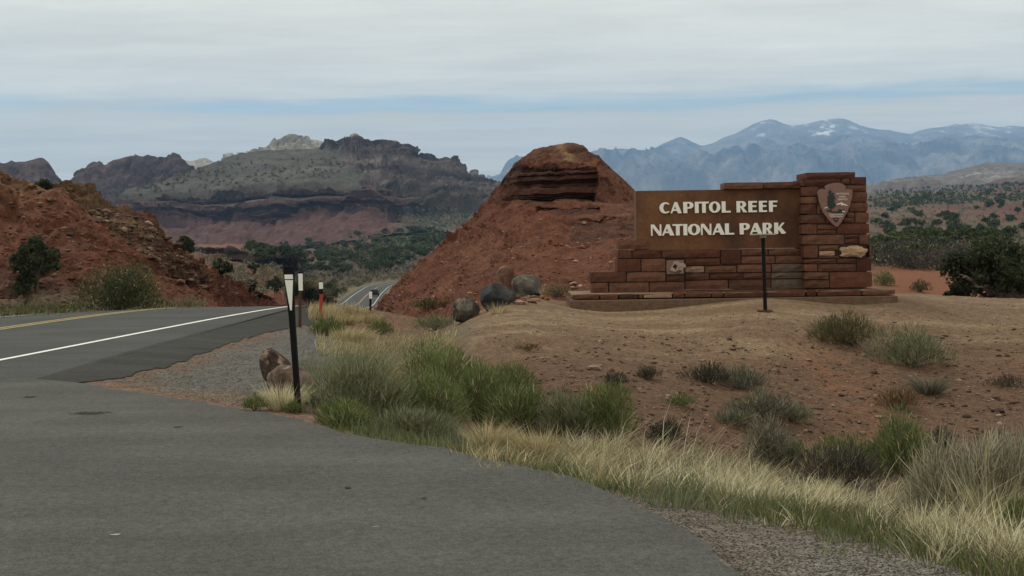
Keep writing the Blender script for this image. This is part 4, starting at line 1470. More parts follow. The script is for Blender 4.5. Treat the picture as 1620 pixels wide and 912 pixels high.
def outline_mesh(name, contours, depth, mat, parent, loc=(0, 0, 0), bevel=0.0):
    """flat outline in the x-z plane, given a thickness towards -y"""
    cu = bpy.data.curves.new(name, 'CURVE')
    cu.dimensions = '2D'
    cu.fill_mode = 'BOTH'
    cu.extrude = depth / 2
    cu.bevel_depth = bevel
    for c in contours:
        sp = cu.splines.new('POLY')
        sp.points.add(len(c) - 1)
        for k, p in enumerate(c):
            sp.points[k].co = (p[0], p[1], 0, 1)
        sp.use_cyclic_u = True
    tmp = bpy.data.objects.new(name + '_tmp', cu)
    COL.objects.link(tmp)
    me = bpy.data.meshes.new_from_object(tmp.evaluated_get(bpy.context.evaluated_depsgraph_get()))
    bpy.data.objects.remove(tmp)
    bpy.data.curves.remove(cu)
    me.transform(Matrix.Rotation(math.pi / 2, 4, 'X'))
    me.transform(Matrix.Translation(loc))
    me.name = name
    me.materials.clear()
    me.materials.append(mat)
    o = bpy.data.objects.new(name, me)
    COL.objects.link(o)
    o.parent = parent
    return o


def text_mesh(name, txt, size, mat, parent, loc, depth=.004, spacing=1.0):
    cu = bpy.data.curves.new(name, 'FONT')
    cu.body = txt
    cu.size = size
    cu.align_x = 'CENTER'
    cu.extrude = depth
    cu.space_character = spacing
    tmp = bpy.data.objects.new(name + '_tmp', cu)
    COL.objects.link(tmp)
    me = bpy.data.meshes.new_from_object(tmp.evaluated_get(bpy.context.evaluated_depsgraph_get()))
    bpy.data.objects.remove(tmp)
    bpy.data.curves.remove(cu)
    me.transform(Matrix.Rotation(math.pi / 2, 4, 'X'))
    me.transform(Matrix.Translation(loc))
    me.materials.clear()
    me.materials.append(mat)
    o = bpy.data.objects.new(name, me)
    COL.objects.link(o)
    o.parent = parent
    return o


def l5(X_, Y_):
    p = P(1000 + X_ / 5.786, 280 + Y_ / 5.786, MD + .05)
    return p[0] - MX, p[2] - MZ


P5 = (MD + .05) / FPX / 5.786
LINES = [[('C', 250, 346), ('A', 350, 452), ('P', 468, 560), ('I', 574, 607), ('T', 611, 700), ('O', 702, 806), ('L', 820, 900), ('R', 955, 1050), ('E', 1063, 1140), ('E', 1160, 1232), ('F', 1252, 1327)],
         [('N', 172, 266), ('A', 273, 384), ('T', 371, 462), ('I', 469, 503), ('O', 510, 622), ('N', 630, 723), ('A', 734, 846), ('L', 850, 932), ('P', 984, 1076), ('A', 1077, 1190), ('R', 1194, 1286), ('K', 1300, 1405)]]
for ln, (ymid, cap) in zip(LINES, (((278), 101), ((480), 101))):
    for ch, a, b in ln:
        wd, cs = GL[ch]
        x, _ = l5(a, ymid)
        zb = l5(790, ymid + cap / 2)[1]
        sx, sz = (b - a) * P5 / wd, cap * P5
        outline_mesh('letter', [[(x + p[0] * sx, zb + p[1] * sz) for p in c] for c in cs], .03, M['letter'], panel, (0, .036, 0), .002)

# emblem
EM = [(140, 250), (158, 222), (175, 203), (195, 196), (215, 196), (236, 206), (250, 215), (262, 205), (270, 190), (258, 172), (252, 160), (285, 140), (330, 121), (380, 108), (430, 101), (480, 106), (520, 115), (556, 138), (585, 160), (576, 180), (565, 200), (592, 204), (630, 206), (664, 212), (690, 225), (688, 280), (680, 335), (668, 390), (655, 440), (637, 490), (617, 540), (590, 590), (560, 642), (530, 695), (498, 742), (468, 778), (440, 800), (408, 782), (368, 748), (328, 700), (288, 648), (250, 600), (220, 550), (196, 490), (177, 430), (163, 380), (154, 330)]


def emp(X_, Y_):
    p = P(1280 + X_ / 10.13, 280 + Y_ / 10.13, MD - .36)
    return p[0] - MX, p[2] - MZ


ex, ez = emp(420, 450)
PE = (MD - .36) / FPX / 10.13


def ec(pts):
    return [(ex + (a - 420) * PE, ez - (b - 450) * PE) for a, b in pts]


emb = outline_mesh('arrowhead_emblem', [ec(EM)], .05, M['emblem'], mon, (0, -.345, 0), .006)
TREE = [(330, 205), (352, 228), (362, 252), (345, 262), (372, 290), (366, 262), (382, 250), (398, 268), (396, 300), (404, 322), (425, 352), (402, 366), (398, 400), (424, 446), (426, 472), (396, 490), (382, 512), (358, 512), (356, 548), (420, 556), (455, 556), (462, 530), (486, 512), (510, 534), (560, 524), (574, 548), (560, 574), (500, 580), (430, 580), (340, 566), (268, 552), (282, 532), (330, 528), (336, 508), (300, 486), (284, 458), (300, 440), (286, 400), (300, 372), (290, 330), (300, 304), (318, 292), (314, 262), (296, 254), (314, 232)]
outline_mesh('emblem_tree', [ec(TREE)], .012, M['em_green'], emb, (0, -.378, 0))
for pk in ([(432, 440), (470, 426), (500, 420), (520, 408), (545, 430), (590, 448), (618, 462), (600, 470), (560, 458), (540, 452), (528, 468), (510, 456), (505, 440), (470, 446), (444, 455)], [(238, 500), (262, 486), (300, 472), (308, 480), (280, 496), (250, 507)]):
    outline_mesh('emblem_peak', [ec(pk)], .012, M['em_white'], emb, (0, -.378, 0))
outline_mesh('emblem_bison', [ec([(522, 562), (535, 548), (560, 548), (570, 560), (566, 572), (545, 566), (530, 572)])], .012, M['em_white'], emb, (0, -.384, 0))
for txt, X_, Y_, sz_ in (('NATIONAL', 535, 288, 43), ('PARK', 533, 336, 43), ('SERVICE', 533, 378, 43), ('Department', 432, 618, 46), ('of the Interior', 434, 648, 36)):
    x, z = ec([(X_, Y_)])[0]
    text_mesh('emblem_lettering', txt, sz_ * PE, M['em_white'], emb, (x, -.3765, z), .003)
outline_mesh('emblem_mark', [ec([(372, 660), (470, 655), (462, 700), (435, 735), (395, 712)]), ec([(400, 672), (446, 668), (440, 692), (410, 694)])], .008, M['em_dark'], emb, (0, -.376, 0))

# ------------------------------------------------------------------ posts
def post_frame(u, v):
    p = hit(u, v)
    return p, p.y / FPX


def delineator(u, v, ut, vt, label, kind):
    """flat post from base pixel to top pixel"""
    p, s = post_frame(u, v)
    top = P(ut, vt, p.y)
    h = top[2] - p.z
    lx = (top[0] - p.x)
    t = empty('delineator_post', p, label, 'marker post', 'delineator posts along the road edge')
    mb = MB()
    H = lambda z: lx * z / h
    if kind == 'black':
        # fluted flexible post that widens into a paddle
        zs = [-.15, 0, h * .3, h * .62, h * .72, h * .80, h * .94, h * .985, h]
        ws = [.033, .033, .033, .034, .038, .045, .056, .058, .055]
        dp = [.020, .020, .020, .018, .015, .012, .010, .012, .014]
        for k in range(len(zs) - 1):
            a, b = zs[k], zs[k + 1]
            v_ = []
            for z, w_, d_ in ((a, ws[k], dp[k]), (b, ws[k + 1], dp[k + 1])):
                v_ += [(H(z) - w_, d_, z), (H(z) - w_ * .8, -d_, z), (H(z), -d_ * .55, z), (H(z) + w_ * .8, -d_, z), (H(z) + w_, d_, z), (H(z), d_ * 1.6, z)]
            q = np.arange(6)
            mb.add(v_, np.stack([q, (q + 1) % 6, (q + 1) % 6 + 6, q + 6], 1))
        v_ = [(H(h) - .055, .014, h), (H(h) - .044, -.014, h), (H(h) + .044, -.014, h), (H(h) + .055, .014, h)]
        mb.add(v_, [(0, 1, 2, 3)])
        mb.build('post', M['black'], t)
        m2 = MB()
        zt, zb = h * .945, h * .70
        for (za, wa, zb_, wb) in ((zt, .041, zt - .045, .042), (zt - .055, .041, zb, .008)):
            m2.add([(H(za) - wa, -.019, za), (H(za) + wa, -.019, za), (H(zb_) + wb, -.019, zb_), (H(zb_) - wb, -.019, zb_), (H(za) - wa, -.012, za), (H(za) + wa, -.012, za), (H(zb_) + wb, -.012, zb_), (H(zb_) - wb, -.012, zb_)], [(3, 2, 1, 0), (4, 5, 6, 7), (0, 1, 5, 4), (1, 2, 6, 5), (2, 3, 7, 6), (3, 0, 4, 7)])
        m2.build('reflector', M['reflector'], t)
    elif kind == 'steel':
        mb.tube([(0, 0, -.2), (lx * .5, 0, h * .5), (lx, 0, h * .96)], .036, 8)
        mb.build('post', M['rust'], t)
        m2 = MB()
        m2.box((lx - .045, -.055, h * .66), (lx + .05, -.037, h * .965))
        m2.build('reflector', M['reflector'], t)
        m3 = MB()
        m3.box((lx - .05, -.036, h * .965), (lx + .055, .03, h))
        m3.build('cap', M['black'], t)
    elif kind == 'orange':
        mb.tube([(0, 0, -.2), (lx, 0, h * .66)], .05, 8)
        mb.build('post', M['orange'], t)
        m3 = MB()
        m3.tube([(lx * .66, 0, h * .66), (lx, 0, h)], .058, 8)
        m3.build('sleeve', M['black'], t)
        m2 = MB()
        m2.box((lx - .05, -.075, h * .80), (lx + .055, -.055, h * .985))
        m2.build('reflector', M['reflector'], t)
    else:
        mb.tube([(0, 0, -.2), (lx * .66, 0, h * .66)], .04, 8)
        mb.build('post', M['black'], t)
        m2 = MB()
        m2.tube([(lx * .66, 0, h * .62), (lx, 0, h)], .05, 8)
        m2.build('reflector', M['reflector'], t)
    return t


delineator(472, 652, 456, 422, 'tall black paddle post with white tapered reflector beside the driveway', 'black')
delineator(474, 518, 475.5, 430, 'slim brown post with white rectangular reflector on the gravel verge', 'steel')
delineator(506, 502, 508, 446, 'bright orange-red post with black top and small white reflector', 'orange')
delineator(585.5, 490, 586.5, 462, 'distant short black post with white tip beside the lower road', 'far')

p, s = post_frame(1211, 493)
ht_ = P(1207, 372, p.y)
h = ht_[2] - p.z
t = empty('sign_post', p, 'lone dark metal post standing on the mound in front of the lettered panel', 'post')
mb = MB()
lx = ht_[0] - p.x
mb.tube([(0, 0, -.1), (lx, 0, h)], .034, 10)
mb.build('pole', M['black'], t)
mb = MB()
mb.box((lx - .20, -.17, h), (lx + .20, .17, h + .022))
mb.box((lx - .05, -.05, h - .05), (lx + .05, .05, h - .0015))
mb.build('top_plate', M['galv'], t)
mb = MB()
for k in range(9):
    a = k * .7
    rr_ = .06 + .1 * random.random()
    mb.tube([(math.cos(a) * rr_, math.sin(a) * rr_, -.02), (math.cos(a) * rr_ * 1.2, math.sin(a) * rr_ * 1.2, .018)], [.06, .03], 6, (.06, .03, .02))
mb.build('base_clods', M['pebble'], t)

p = hit(633, 446)
if p:
    b = P(644, 443, 430)
    t = empty('road_sign', b, 'small brown roadside sign seen at the far bend', 'road sign')
    mb = MB()
    mb.box((-.95, -.02, .3), (.75, .02, 1.7))
    mb.build('sign_face', M['sign_brown'], t)
    mb = MB()
    mb.tube([(-.9, .05, -1.5), (-.9, .05, 1.8)], .06, 6)
    mb.tube([(.5, .05, -1.5), (.5, .05, 1.7)], .06, 6)
    mb.build('post', M['galv'], t)

# ------------------------------------------------------------------ rocks
def rock_mesh(name, size, mat, seed, c0, c1, sub=5, lump=.28, flat=.23, c2=None):
    bm = bmesh.new()
    bmesh.ops.create_icosphere(bm, subdivisions=sub, radius=1)
    V = np.array([v.co[:] for v in bm.verts])
    F = np.array([[v.index for v in f.verts] for f in bm.faces])
    bm.free()
    n = fbm(V, .9, 3, .5, seed)
    V2 = V * (1 + lump * n[:, None] + .09 * fbm(V, 3.0, 4, .6, seed + 1)[:, None])
    # a few flattened facets
    r = np.random.default_rng(seed)
    for _ in range(11):
        d_ = r.normal(size=3)
        d_ /= np.linalg.norm(d_)
        k = V2 @ d_
        V2 = V2 - np.clip(k - (1 - flat), 0, 9)[:, None] * d_ * .8
    c = lerp(np.broadcast_to(np.array(c0), V.shape), np.array(c1), np.clip(.5 + 1.4 * fbm(V, 1.6, 4, .6, seed + 2), 0, 1))
    if c2 is not None:
        c = lerp(c, np.array(c2), ss(fbm(V, 1.8, 4, .6, seed + 5), .22, .34) * (V[:, 2] > .1))
    return mesh_np(name, V2 * np.array(size), F, mat, c, True)


def boulder(u, v, wpx, hpx, label, seed, c0, c1, depth=.8, c2=None, rz=0):
    p, s = post_frame(u, v)
    w_, h_ = wpx * s / 2, hpx * s / 2
    o = rock_mesh('boulder', (w_, w_ * depth, h_ * 1.15), M['boulder'], seed, c0, c1, c2=c2)
    o.location = (p.x, p.y + w_ * depth * .55, p.z + h_ * .72)
    o.rotation_euler = (0, 0, rz)
    return tag(o, label, 'boulder', 'boulders lining the entrance')


boulder(433, 605, 52, 54, 'dark reddish brown round boulder with pale patches on the gravel', 11, (.048, .031, .026), (.082, .056, .047), c2=(.24, .165, .13))
boulder(459, 634, 90, 60, 'paler grey-brown boulder half hidden by dry grass beside the black post', 12, (.105, .074, .058), (.16, .12, .097), c2=(.26, .195, .15))
boulder(738, 508, 48, 42, 'smooth dark grey round boulder lowest of the row beside the red hill', 13, (.046, .037, .032), (.078, .063, .054), c2=(.15, .13, .11))
boulder(785, 487, 62, 42, 'wide black flat-topped boulder second in the row up the mound', 14, (.026, .027, .030), (.055, .055, .055), .7, rz=.3)
boulder(800, 462, 46, 42, 'rusty red boulder with pale top standing behind the black boulder', 15, (.095, .050, .036), (.16, .095, .068), c2=(.26, .19, .15))
boulder(834, 470, 50, 40, 'grey angular boulder uppermost of the row near the monument', 16, (.056, .053, .048), (.10, .09, .077), c2=(.2, .13, .09))

ICO_V, ICO_F = None, None
bm = bmesh.new()
bmesh.ops.create_icosphere(bm, subdivisions=1, radius=1)
ICO_V = np.array([v.co[:] for v in bm.verts])
ICO_F = np.array([[v.index for v in f.verts] for f in bm.faces])
bm.free()


def stones_mesh(name, pts, size, cols, mat, seed, flat=.6, sink=.2):
    r = np.random.default_rng(seed)
    n = len(pts)
    q = ICO_V[None] * (1 + r.uniform(-.35, .25, (n, 12, 1)))
    sc = np.stack([r.uniform(.7, 1.4, n), r.uniform(.7, 1.2, n), r.uniform(.6, 1.1, n) * flat], -1) * size[:, None]
    a = r.uniform(0, 6.28, n)
    q = q * sc[:, None]
    x = q[..., 0] * np.cos(a)[:, None] - q[..., 1] * np.sin(a)[:, None]
    y = q[..., 0] * np.sin(a)[:, None] + q[..., 1] * np.cos(a)[:, None]
    q = np.stack([x, y, q[..., 2]], -1) + pts[:, None] + np.stack([size * 0, size * 0, size * flat * (1 - sink)], -1)[:, None] * .4
    f = (ICO_F[None] + (np.arange(n) * 12)[:, None, None]).reshape(-1, 3)
    c = np.repeat(cols, 12, 0)
    return mesh_np(name, q.reshape(-1, 3), f, mat, c, False, kind='stuff')


def scatter_hits(n, fu, fv, keep=None, seed=0):
    """n random points where photo-space samples meet the land"""
    r = np.random.default_rng(seed)
    out = []
    for _ in range(n):
        u, v = fu(r), fv(r)
        if callable(keep) and not keep(u, v, r):
            continue
        p = hit(u, v)
        if p:
            out.append((p.x, p.y, p.z, u, v))
    return np.array(out)


def pick(r, n, cols, jit=.15):
    cols = np.array(cols)
    return cols[r.integers(0, len(cols), n)] * (1 + r.normal(0, jit, (n, 1)))


def in_poly(u, v, poly):
    c = False
    n = len(poly)
    for k in range(n):
        (x1, y1), (x2, y2) = poly[k], poly[(k + 1) % n]
        if (y1 > v) != (y2 > v) and u < (x2 - x1) * (v - y1) / (y2 - y1) + x1:
            c = not c
    return c


def poly_scatter(n, poly, seed):
    us = [p[0] for p in poly]
    vs = [p[1] for p in poly]
    return scatter_hits(n, lambda r: r.uniform(min(us), max(us)), lambda r: r.uniform(min(vs), max(vs)), lambda u, v, r: in_poly(u, v, poly), seed)


# gravel beside the driveway, bottom right
g = poly_scatter(17000, [(930, 768), (1050, 775), (1200, 800), (1350, 840), (1500, 885), (1560, 930), (1190, 930), (1150, 890), (1060, 825)], 21)
r = np.random.default_rng(1)
stones_mesh('gravel', g[:, :3], r.uniform(.0035, .009, len(g)), pick(r, len(g), [(.10, .083, .068), (.145, .132, .115), (.06, .05, .044), (.22, .205, .185), (.085, .063, .048)]), M['pebble'], 2)
# gravel apron by the main road
g = poly_scatter(9000, [(180, 600), (330, 550), (400, 515), (460, 495), (500, 500), (520, 560), (470, 640), (390, 645), (200, 612)], 22)
r = np.random.default_rng(2)
stones_mesh('gravel', g[:, :3], r.uniform(.006, .013, len(g)), pick(r, len(g), [(.13, .125, .115), (.16, .155, .14), (.10, .095, .09), (.15, .105, .08)]), M['pebble'], 3)
# stones on the mound slope
g = poly_scatter(3300, [(820, 570), (1000, 530), (1240, 540), (1620, 520), (1640, 720), (1500, 740), (1250, 730), (1000, 690), (860, 640)], 23)
r = np.random.default_rng(3)
stones_mesh('loose_stones', g[:, :3], r.gamma(1.6, .008, len(g)) + .006, pick(r, len(g), [(.13, .075, .052), (.085, .047, .034), (.16, .105, .073), (.24, .17, .125), (.07, .046, .038)]), M['pebble'], 4)
g = poly_scatter(1300, [(900, 490), (1200, 497), (1620, 478), (1640, 530), (1240, 545), (1000, 540), (780, 560), (740, 520)], 24)
r = np.random.default_rng(4)
stones_mesh('loose_stones', g[:, :3], r.gamma(1.6, .005, len(g)) + .005, pick(r, len(g), [(.18, .128, .088), (.12, .075, .054), (.25, .2, .14)]), M['pebble'], 5)
# scree on the butte
g = poly_scatter(1500, [(610, 490), (700, 400), (780, 345), (950, 350), (1000, 300), (1010, 460), (900, 470), (700, 505)], 25)
r = np.random.default_rng(5)
stones_mesh('scree', g[:, :3], r.gamma(1.4, .026, len(g)) + .02, pick(r, len(g), [(.15, .065, .042), (.10, .045, .03), (.2, .10, .065), (.3, .2, .15)]), M['pebble'], 6)
# scree on the left hill
g = poly_scatter(1900, [(0, 260), (100, 300), (250, 360), (330, 430), (430, 478), (300, 484), (0, 500)], 26)
r = np.random.default_rng(6)
stones_mesh('scree', g[:, :3], r.gamma(1.5, .022, len(g)) + .018, pick(r, len(g), [(.14, .06, .04), (.09, .04, .028), (.19, .11, .07), (.07, .045, .035)]), M['pebble'], 7)
g = poly_scatter(1300, [(140, 330), (230, 345), (330, 430), (380, 470), (330, 470), (250, 420), (170, 365)], 27)
r = np.random.default_rng(7)
stones_mesh('scree', g[:, :3], r.gamma(1.6, .05, len(g)) + .03, pick(r, len(g), [(.10, .07, .05), (.05, .033, .027), (.2, .145, .10), (.13, .085, .06)]), M['pebble'], 8)

# ------------------------------------------------------------------ vegetation
def blade_arrays(B, D, L, Wd, T, C, r):
    n = len(B)
    a = r.uniform(0, 2 * math.pi, n)
    side = np.stack([np.cos(a), np.sin(a) * .4, np.zeros(n)], -1) * (Wd / 2)[:, None]
    mid = B + D * (L * .55)[:, None] + T * .30
    tip = B + D * L[:, None] + T
    V = np.stack([B - side, B + side, mid + side * .8, mid - side * .8, tip], 1)
    k = (np.arange(n) * 5)[:, None]
    F = np.concatenate([k + [0, 1, 2], k + [0, 2, 3], k + [3, 2, 4]])
    return V.reshape(-1, 3), F, np.repeat(C, 5, 0)


def blades(name, B, D, L, Wd, T, C, mat, r, parent=None, kind=None):
    V, F, Cc2 = blade_arrays(B, D, L, Wd, T, C, r)
    return mesh_np(name, V, F, mat, np.clip(Cc2, .004, .9), False, parent, kind)


def unit(v):
    return v / (np.linalg.norm(v, axis=-1, keepdims=True) + 1e-9)


PAL = {
    'deadgrass': [(.19, .155, .10), (.13, .105, .07), (.25, .21, .14), (.10, .085, .06)],
    'darkgreen': [(.050, .068, .026), (.068, .090, .034), (.038, .052, .022), (.085, .10, .045)],
    'green': [(.105, .142, .045), (.14, .18, .062), (.07, .098, .035), (.19, .21, .09)],
    'bright': [(.12, .16, .05), (.16, .195, .07), (.085, .115, .04)],
    'greygreen': [(.145, .165, .088), (.185, .20, .115), (.10, .118, .062), (.24, .24, .16)],
    'olive': [(.082, .085, .034), (.10, .095, .045), (.06, .065, .03), (.13, .10, .05)],
    'sage': [(.17, .165, .12), (.23, .22, .165), (.115, .115, .082), (.085, .08, .06)],
    'dark': [(.052, .048, .040), (.075, .068, .056), (.04, .035, .03), (.10, .09, .075)],
    'straw': [(.46, .39, .23), (.36, .30, .165), (.56, .49, .31), (.28, .22, .12)],
    'palestraw': [(.62, .57, .38), (.50, .45, .28), (.74, .69, .49), (.34, .29, .17)],
    'silver': [(.25, .24, .175), (.32, .30, .215), (.17, .165, .12), (.40, .37, .26)],
    'rusty': [(.15, .085, .04), (.11, .065, .035), (.19, .12, .06)],
    'juniper': [(.040, .052, .027), (.052, .066, .034), (.030, .040, .022), (.065, .075, .042)],
}


def shrub(name, cat, label, u, v, wpx, hpx, pal, n=1400, leaf=(.05, .12), lw=(.006, .012), seed=0, group=None, lobes=5, lean=(0, 0), stems=24, depth=.8, up=.6, stemcol=(.12, .10, .075)):
    p, s = post_frame(u, v)
    n = int(n * 1.25)
    r = np.random.default_rng(seed)
    W_, H_ = wpx * s * .66, hpx * s * 1.12
    t = empty(name, p, label, cat, group)
    # lobes
    lc = np.stack([r.uniform(-.55, .55, lobes) * W_, r.uniform(-.55, .55, lobes) * W_ * depth, np.zeros(lobes)], -1)
    lr = r.uniform(.45, .72, lobes) * W_
    lh = r.uniform(.62, 1.0, lobes) * H_ * .95
    lc[0, :2] *= .3
    lh[0] = H_ * .95
    k = r.integers(0, lobes, n)
    a = r.uniform(0, 2 * math.pi, n)
    rad = np.sqrt(r.random(n))
    hh = (1 - rad ** 2) ** .5
    hf = r.random(n) ** .55
    B = np.stack([lc[k, 0] + np.cos(a) * rad * lr[k], lc[k, 1] + np.sin(a) * rad * lr[k] * depth, hf * hh * lh[k] * .93 + .01], -1)
    out = unit(np.stack([np.cos(a) * rad, np.sin(a) * rad, np.full(n, up + .3)], -1) + r.normal(0, .32, (n, 3)))
    L = r.uniform(leaf[0], leaf[1], n)
    Wd = r.uniform(lw[0], lw[1], n)
    T = r.normal(0, .12, (n, 3)) * L[:, None] + np.array([lean[0], lean[1], 0]) * L[:, None]
    C = pick(r, n, PAL[pal], .14)
    dead = r.random(n) < .13
    C[dead] = pick(r, int(dead.sum()), PAL['deadgrass'] + PAL['straw'][:1], .1)
    C = C * (1 + .22 * (r.random(lobes)[k] - .5))[:, None]
    blades('foliage', B, out, L, Wd, T, C, M['leaf'], r, t)
    # stems
    ms = MB()
    sc = np.array(stemcol)
    for q in range(stems):
        kk = r.integers(0, lobes)
        a_ = r.uniform(0, 6.28)
        rd = r.random() ** .5
        e = np.array([lc[kk, 0] + math.cos(a_) * rd * lr[kk], lc[kk, 1] + math.sin(a_) * rd * lr[kk] * depth, (1 - rd ** 2) ** .5 * lh[kk] * r.uniform(.6, 1.0) + .03])
        b = np.array([r.normal(0, .1) * W_, r.normal(0, .1) * W_, -.03])
        m_ = (b + e) / 2 + r.normal(0, .06, 3) * W_
        ms.tube([b, m_, e], [.009 * (1 + W_), .006 * (1 + W_), .002], 3, sc * r.uniform(.7, 1.3), False)
    ms.build('stems', M['bark'], t)
    return t


def tuft(name, cat, label, u, v, wpx, hpx, pal, n=500, lw=(.004, .008), seed=0, group=None, lean=(.25, 0), droop=.25, spread=.5):
    p, s = post_frame(u, v)
    r = np.random.default_rng(seed)
    W_, H_ = wpx * s / 2, hpx * s
    a = r.uniform(0, 2 * math.pi, n)
    rad = np.sqrt(r.random(n))
    B = np.stack([np.cos(a) * rad * W_ * spread, np.sin(a) * rad * W_ * spread * .8, np.full(n, -.02)], -1)
    D = unit(np.stack([np.cos(a) * rad * .55, np.sin(a) * rad * .55, np.full(n, 1.0)], -1) + r.normal(0, .14, (n, 3)))
    L = H_ * r.uniform(.45, 1.1, n)
    T = (np.array([lean[0], lean[1], 0]) + np.stack([np.cos(a), np.sin(a), a * 0 - .5], -1) * droop + r.normal(0, .10, (n, 3))) * L[:, None]
    o = blades(name, B, D, L, r.uniform(lw[0], lw[1], n), T, pick(r, n, PAL[pal], .12), M['leaf'], r)
    o.location = p
    return tag(o, label, cat, group)


G_SH = 'green shrubs in the roadside ditch'
shrub('rabbitbrush', 'shrub', 'tall fresh green bush topmost of the thicket below the boulders', 688, 612, 92, 84, 'green', 2600, seed=1, group=G_SH, lean=(.1, 0))
shrub('rabbitbrush', 'shrub', 'large grey-green bush right behind the black paddle post', 578, 664, 132, 104, 'greygreen', 3600, (.06, .16), seed=2, group=G_SH, lean=(.2, 0))
shrub('rabbitbrush', 'shrub', 'mid green bush between the grey-green bush and the leafy dome', 676, 674, 112, 88, 'green', 3000, (.05, .14), seed=3, group=G_SH)
shrub('rabbitbrush', 'shrub', 'leafy green dome at the edge of bare mound soil', 757, 664, 88, 90, 'bright', 2400, seed=4, group=G_SH)
shrub('rabbitbrush', 'shrub', 'spreading green bush in front of the mound foot, left of straw grass', 822, 676, 92, 74, 'green', 2200, (.05, .14), seed=5, group=G_SH)
shrub('rabbitbrush', 'shrub', 'thin grey-green bush right of the spreading green bush', 892, 688, 74, 76, 'greygreen', 1500, (.06, .15), seed=6, group=G_SH)
shrub('rabbitbrush', 'shrub', 'small bright green bush rising behind the pale grass', 962, 690, 70, 84, 'bright', 1600, (.06, .14), seed=7, group=G_SH)
shrub('rabbitbrush', 'shrub', 'low dull green bush at the driveway edge under the thicket', 640, 690, 120, 44, 'greygreen', 1700, (.05, .12), seed=8, group=G_SH)
shrub('rabbitbrush', 'shrub', 'low weedy green bush hugging the asphalt beside the black post', 540, 676, 90, 40, 'green', 1300, (.05, .12), seed=9, group=G_SH)
shrub('rabbitbrush', 'shrub', 'yellow-green bush filling the gap below the topmost bush', 720, 640, 90, 84, 'bright', 2200, (.05, .14), seed=44, group=G_SH)
shrub('rabbitbrush', 'shrub', 'wide green bush at the back of the thicket, against bare soil', 800, 640, 90, 66, 'green', 1800, (.05, .13), seed=45, group=G_SH)
shrub('rabbitbrush', 'shrub', 'green bush between grey-green thin bush and pale grass', 924, 682, 66, 70, 'green', 1300, (.05, .13), seed=46, group=G_SH)
G_TF = 'tall bunchgrass clumps'
tuft('bunchgrass', 'grass clump', 'tall grey-green grass clump leaning right, left end of the thicket', 566, 612, 92, 74, 'greygreen', 900, seed=10, group=G_TF, lean=(.45, 0))
tuft('bunchgrass', 'grass clump', 'tall pale grass spray standing over the grey-green bush', 606, 606, 70, 72, 'straw', 420, seed=11, group=G_TF, lean=(.5, 0))
tuft('bunchgrass', 'grass clump', 'thick blond grass clump at the foot of the leafy dome', 772, 716, 62, 62, 'straw', 700, seed=12, group=G_TF, lean=(.1, 0))
tuft('bunchgrass', 'grass clump', 'tangled brownish straw clump right of the blond clump', 846, 730, 80, 66, 'straw', 900, seed=13, group=G_TF, lean=(-.2, 0))
tuft('bunchgrass', 'grass clump', 'dry blond grass tuft in front of the pale boulder', 448, 648, 56, 54, 'palestraw', 800, seed=14, group=G_TF, lean=(.08, 0), spread=.75)
tuft('bunchgrass', 'grass clump', 'grey drooping grass tuft at the base of the black post, right side', 492, 640, 40, 50, 'greygreen', 380, seed=15, group=G_TF, lean=(-.3, 0))
shrub('weed', 'weed', 'small dark green weed beside the blond tuft at the driveway edge', 404, 650, 34, 22, 'green', 420, (.03, .08), seed=16, stems=6)
shrub('weed', 'weed', 'small dark green weed at the foot of the black post', 466, 654, 26, 16, 'green', 300, (.03, .07), seed=17, stems=5)

# mound plants
G_MD = 'shrubs growing on the mound slope'
shrub('brush', 'shrub', 'wide olive bush highest on the mound right of the lone post', 1346, 545, 118, 54, 'olive', 3600, (.05, .13), seed=20, group=G_MD, lobes=6)
shrub('brush', 'shrub', 'grey-green bush joined to the right side of the olive bush', 1440, 578, 104, 66, 'greygreen', 3000, (.06, .14), seed=21, group=G_MD)
tuft('bunchgrass', 'grass clump', 'drooping dry tuft below the grey-green mound bush', 1470, 622, 70, 46, 'sage', 700, seed=22, group=G_TF, lean=(0, -.1), droop=.5)
shrub('brush', 'shrub', 'rusty brown shrub just above the big green slope bush', 1426, 646, 62, 32, 'rusty', 1000, (.04, .1), seed=23, group=G_MD)
shrub('rabbitbrush', 'shrub', 'big upright green bush at the foot of the mound, under the rusty shrub', 1428, 752, 112, 112, 'green', 3400, (.05, .13), seed=24, group=G_MD)
shrub('brush', 'shrub', 'small black twiggy shrub right of the upright green bush', 1497, 708, 34, 30, 'dark', 500, (.04, .1), seed=25, group=G_MD)
shrub('brush', 'shrub', 'long low dark brush in the ditch left of the upright green bush', 1330, 766, 130, 60, 'dark', 1800, (.05, .12), seed=26, group=G_MD, lobes=7)
shrub('rabbitbrush', 'shrub', 'dull green brush above the dark ditch brush', 1345, 738, 110, 48, 'green', 1700, (.05, .12), seed=27, group=G_MD, lobes=6)
shrub('brush', 'shrub', 'big silvery grey bush at the right edge above the pale grass', 1556, 838, 170, 142, 'silver', 5200, (.08, .2), (.005, .010), seed=28, group=G_MD, lobes=8, lean=(.1, 0), up=.9)
tuft('bunchgrass', 'grass clump', 'tall pale stems rising from the silvery bush at right', 1580, 842, 130, 128, 'palestraw', 800, seed=29, group=G_TF, lean=(.2, 0))
shrub('rabbitbrush', 'shrub', 'bright green bush at the extreme lower right before the silvery bush', 1612, 862, 50, 62, 'bright', 1200, (.05, .12), seed=30, group=G_MD)
shrub('brush', 'shrub', 'dark grey twiggy brush, upper left of the slope brush patches', 1118, 604, 62, 30, 'dark', 1100, (.04, .1), seed=31, group=G_MD)
shrub('brush', 'shrub', 'grey sage brush at the middle of the slope under the lone post', 1176, 616, 84, 38, 'sage', 1700, (.04, .1), seed=32, group=G_MD)
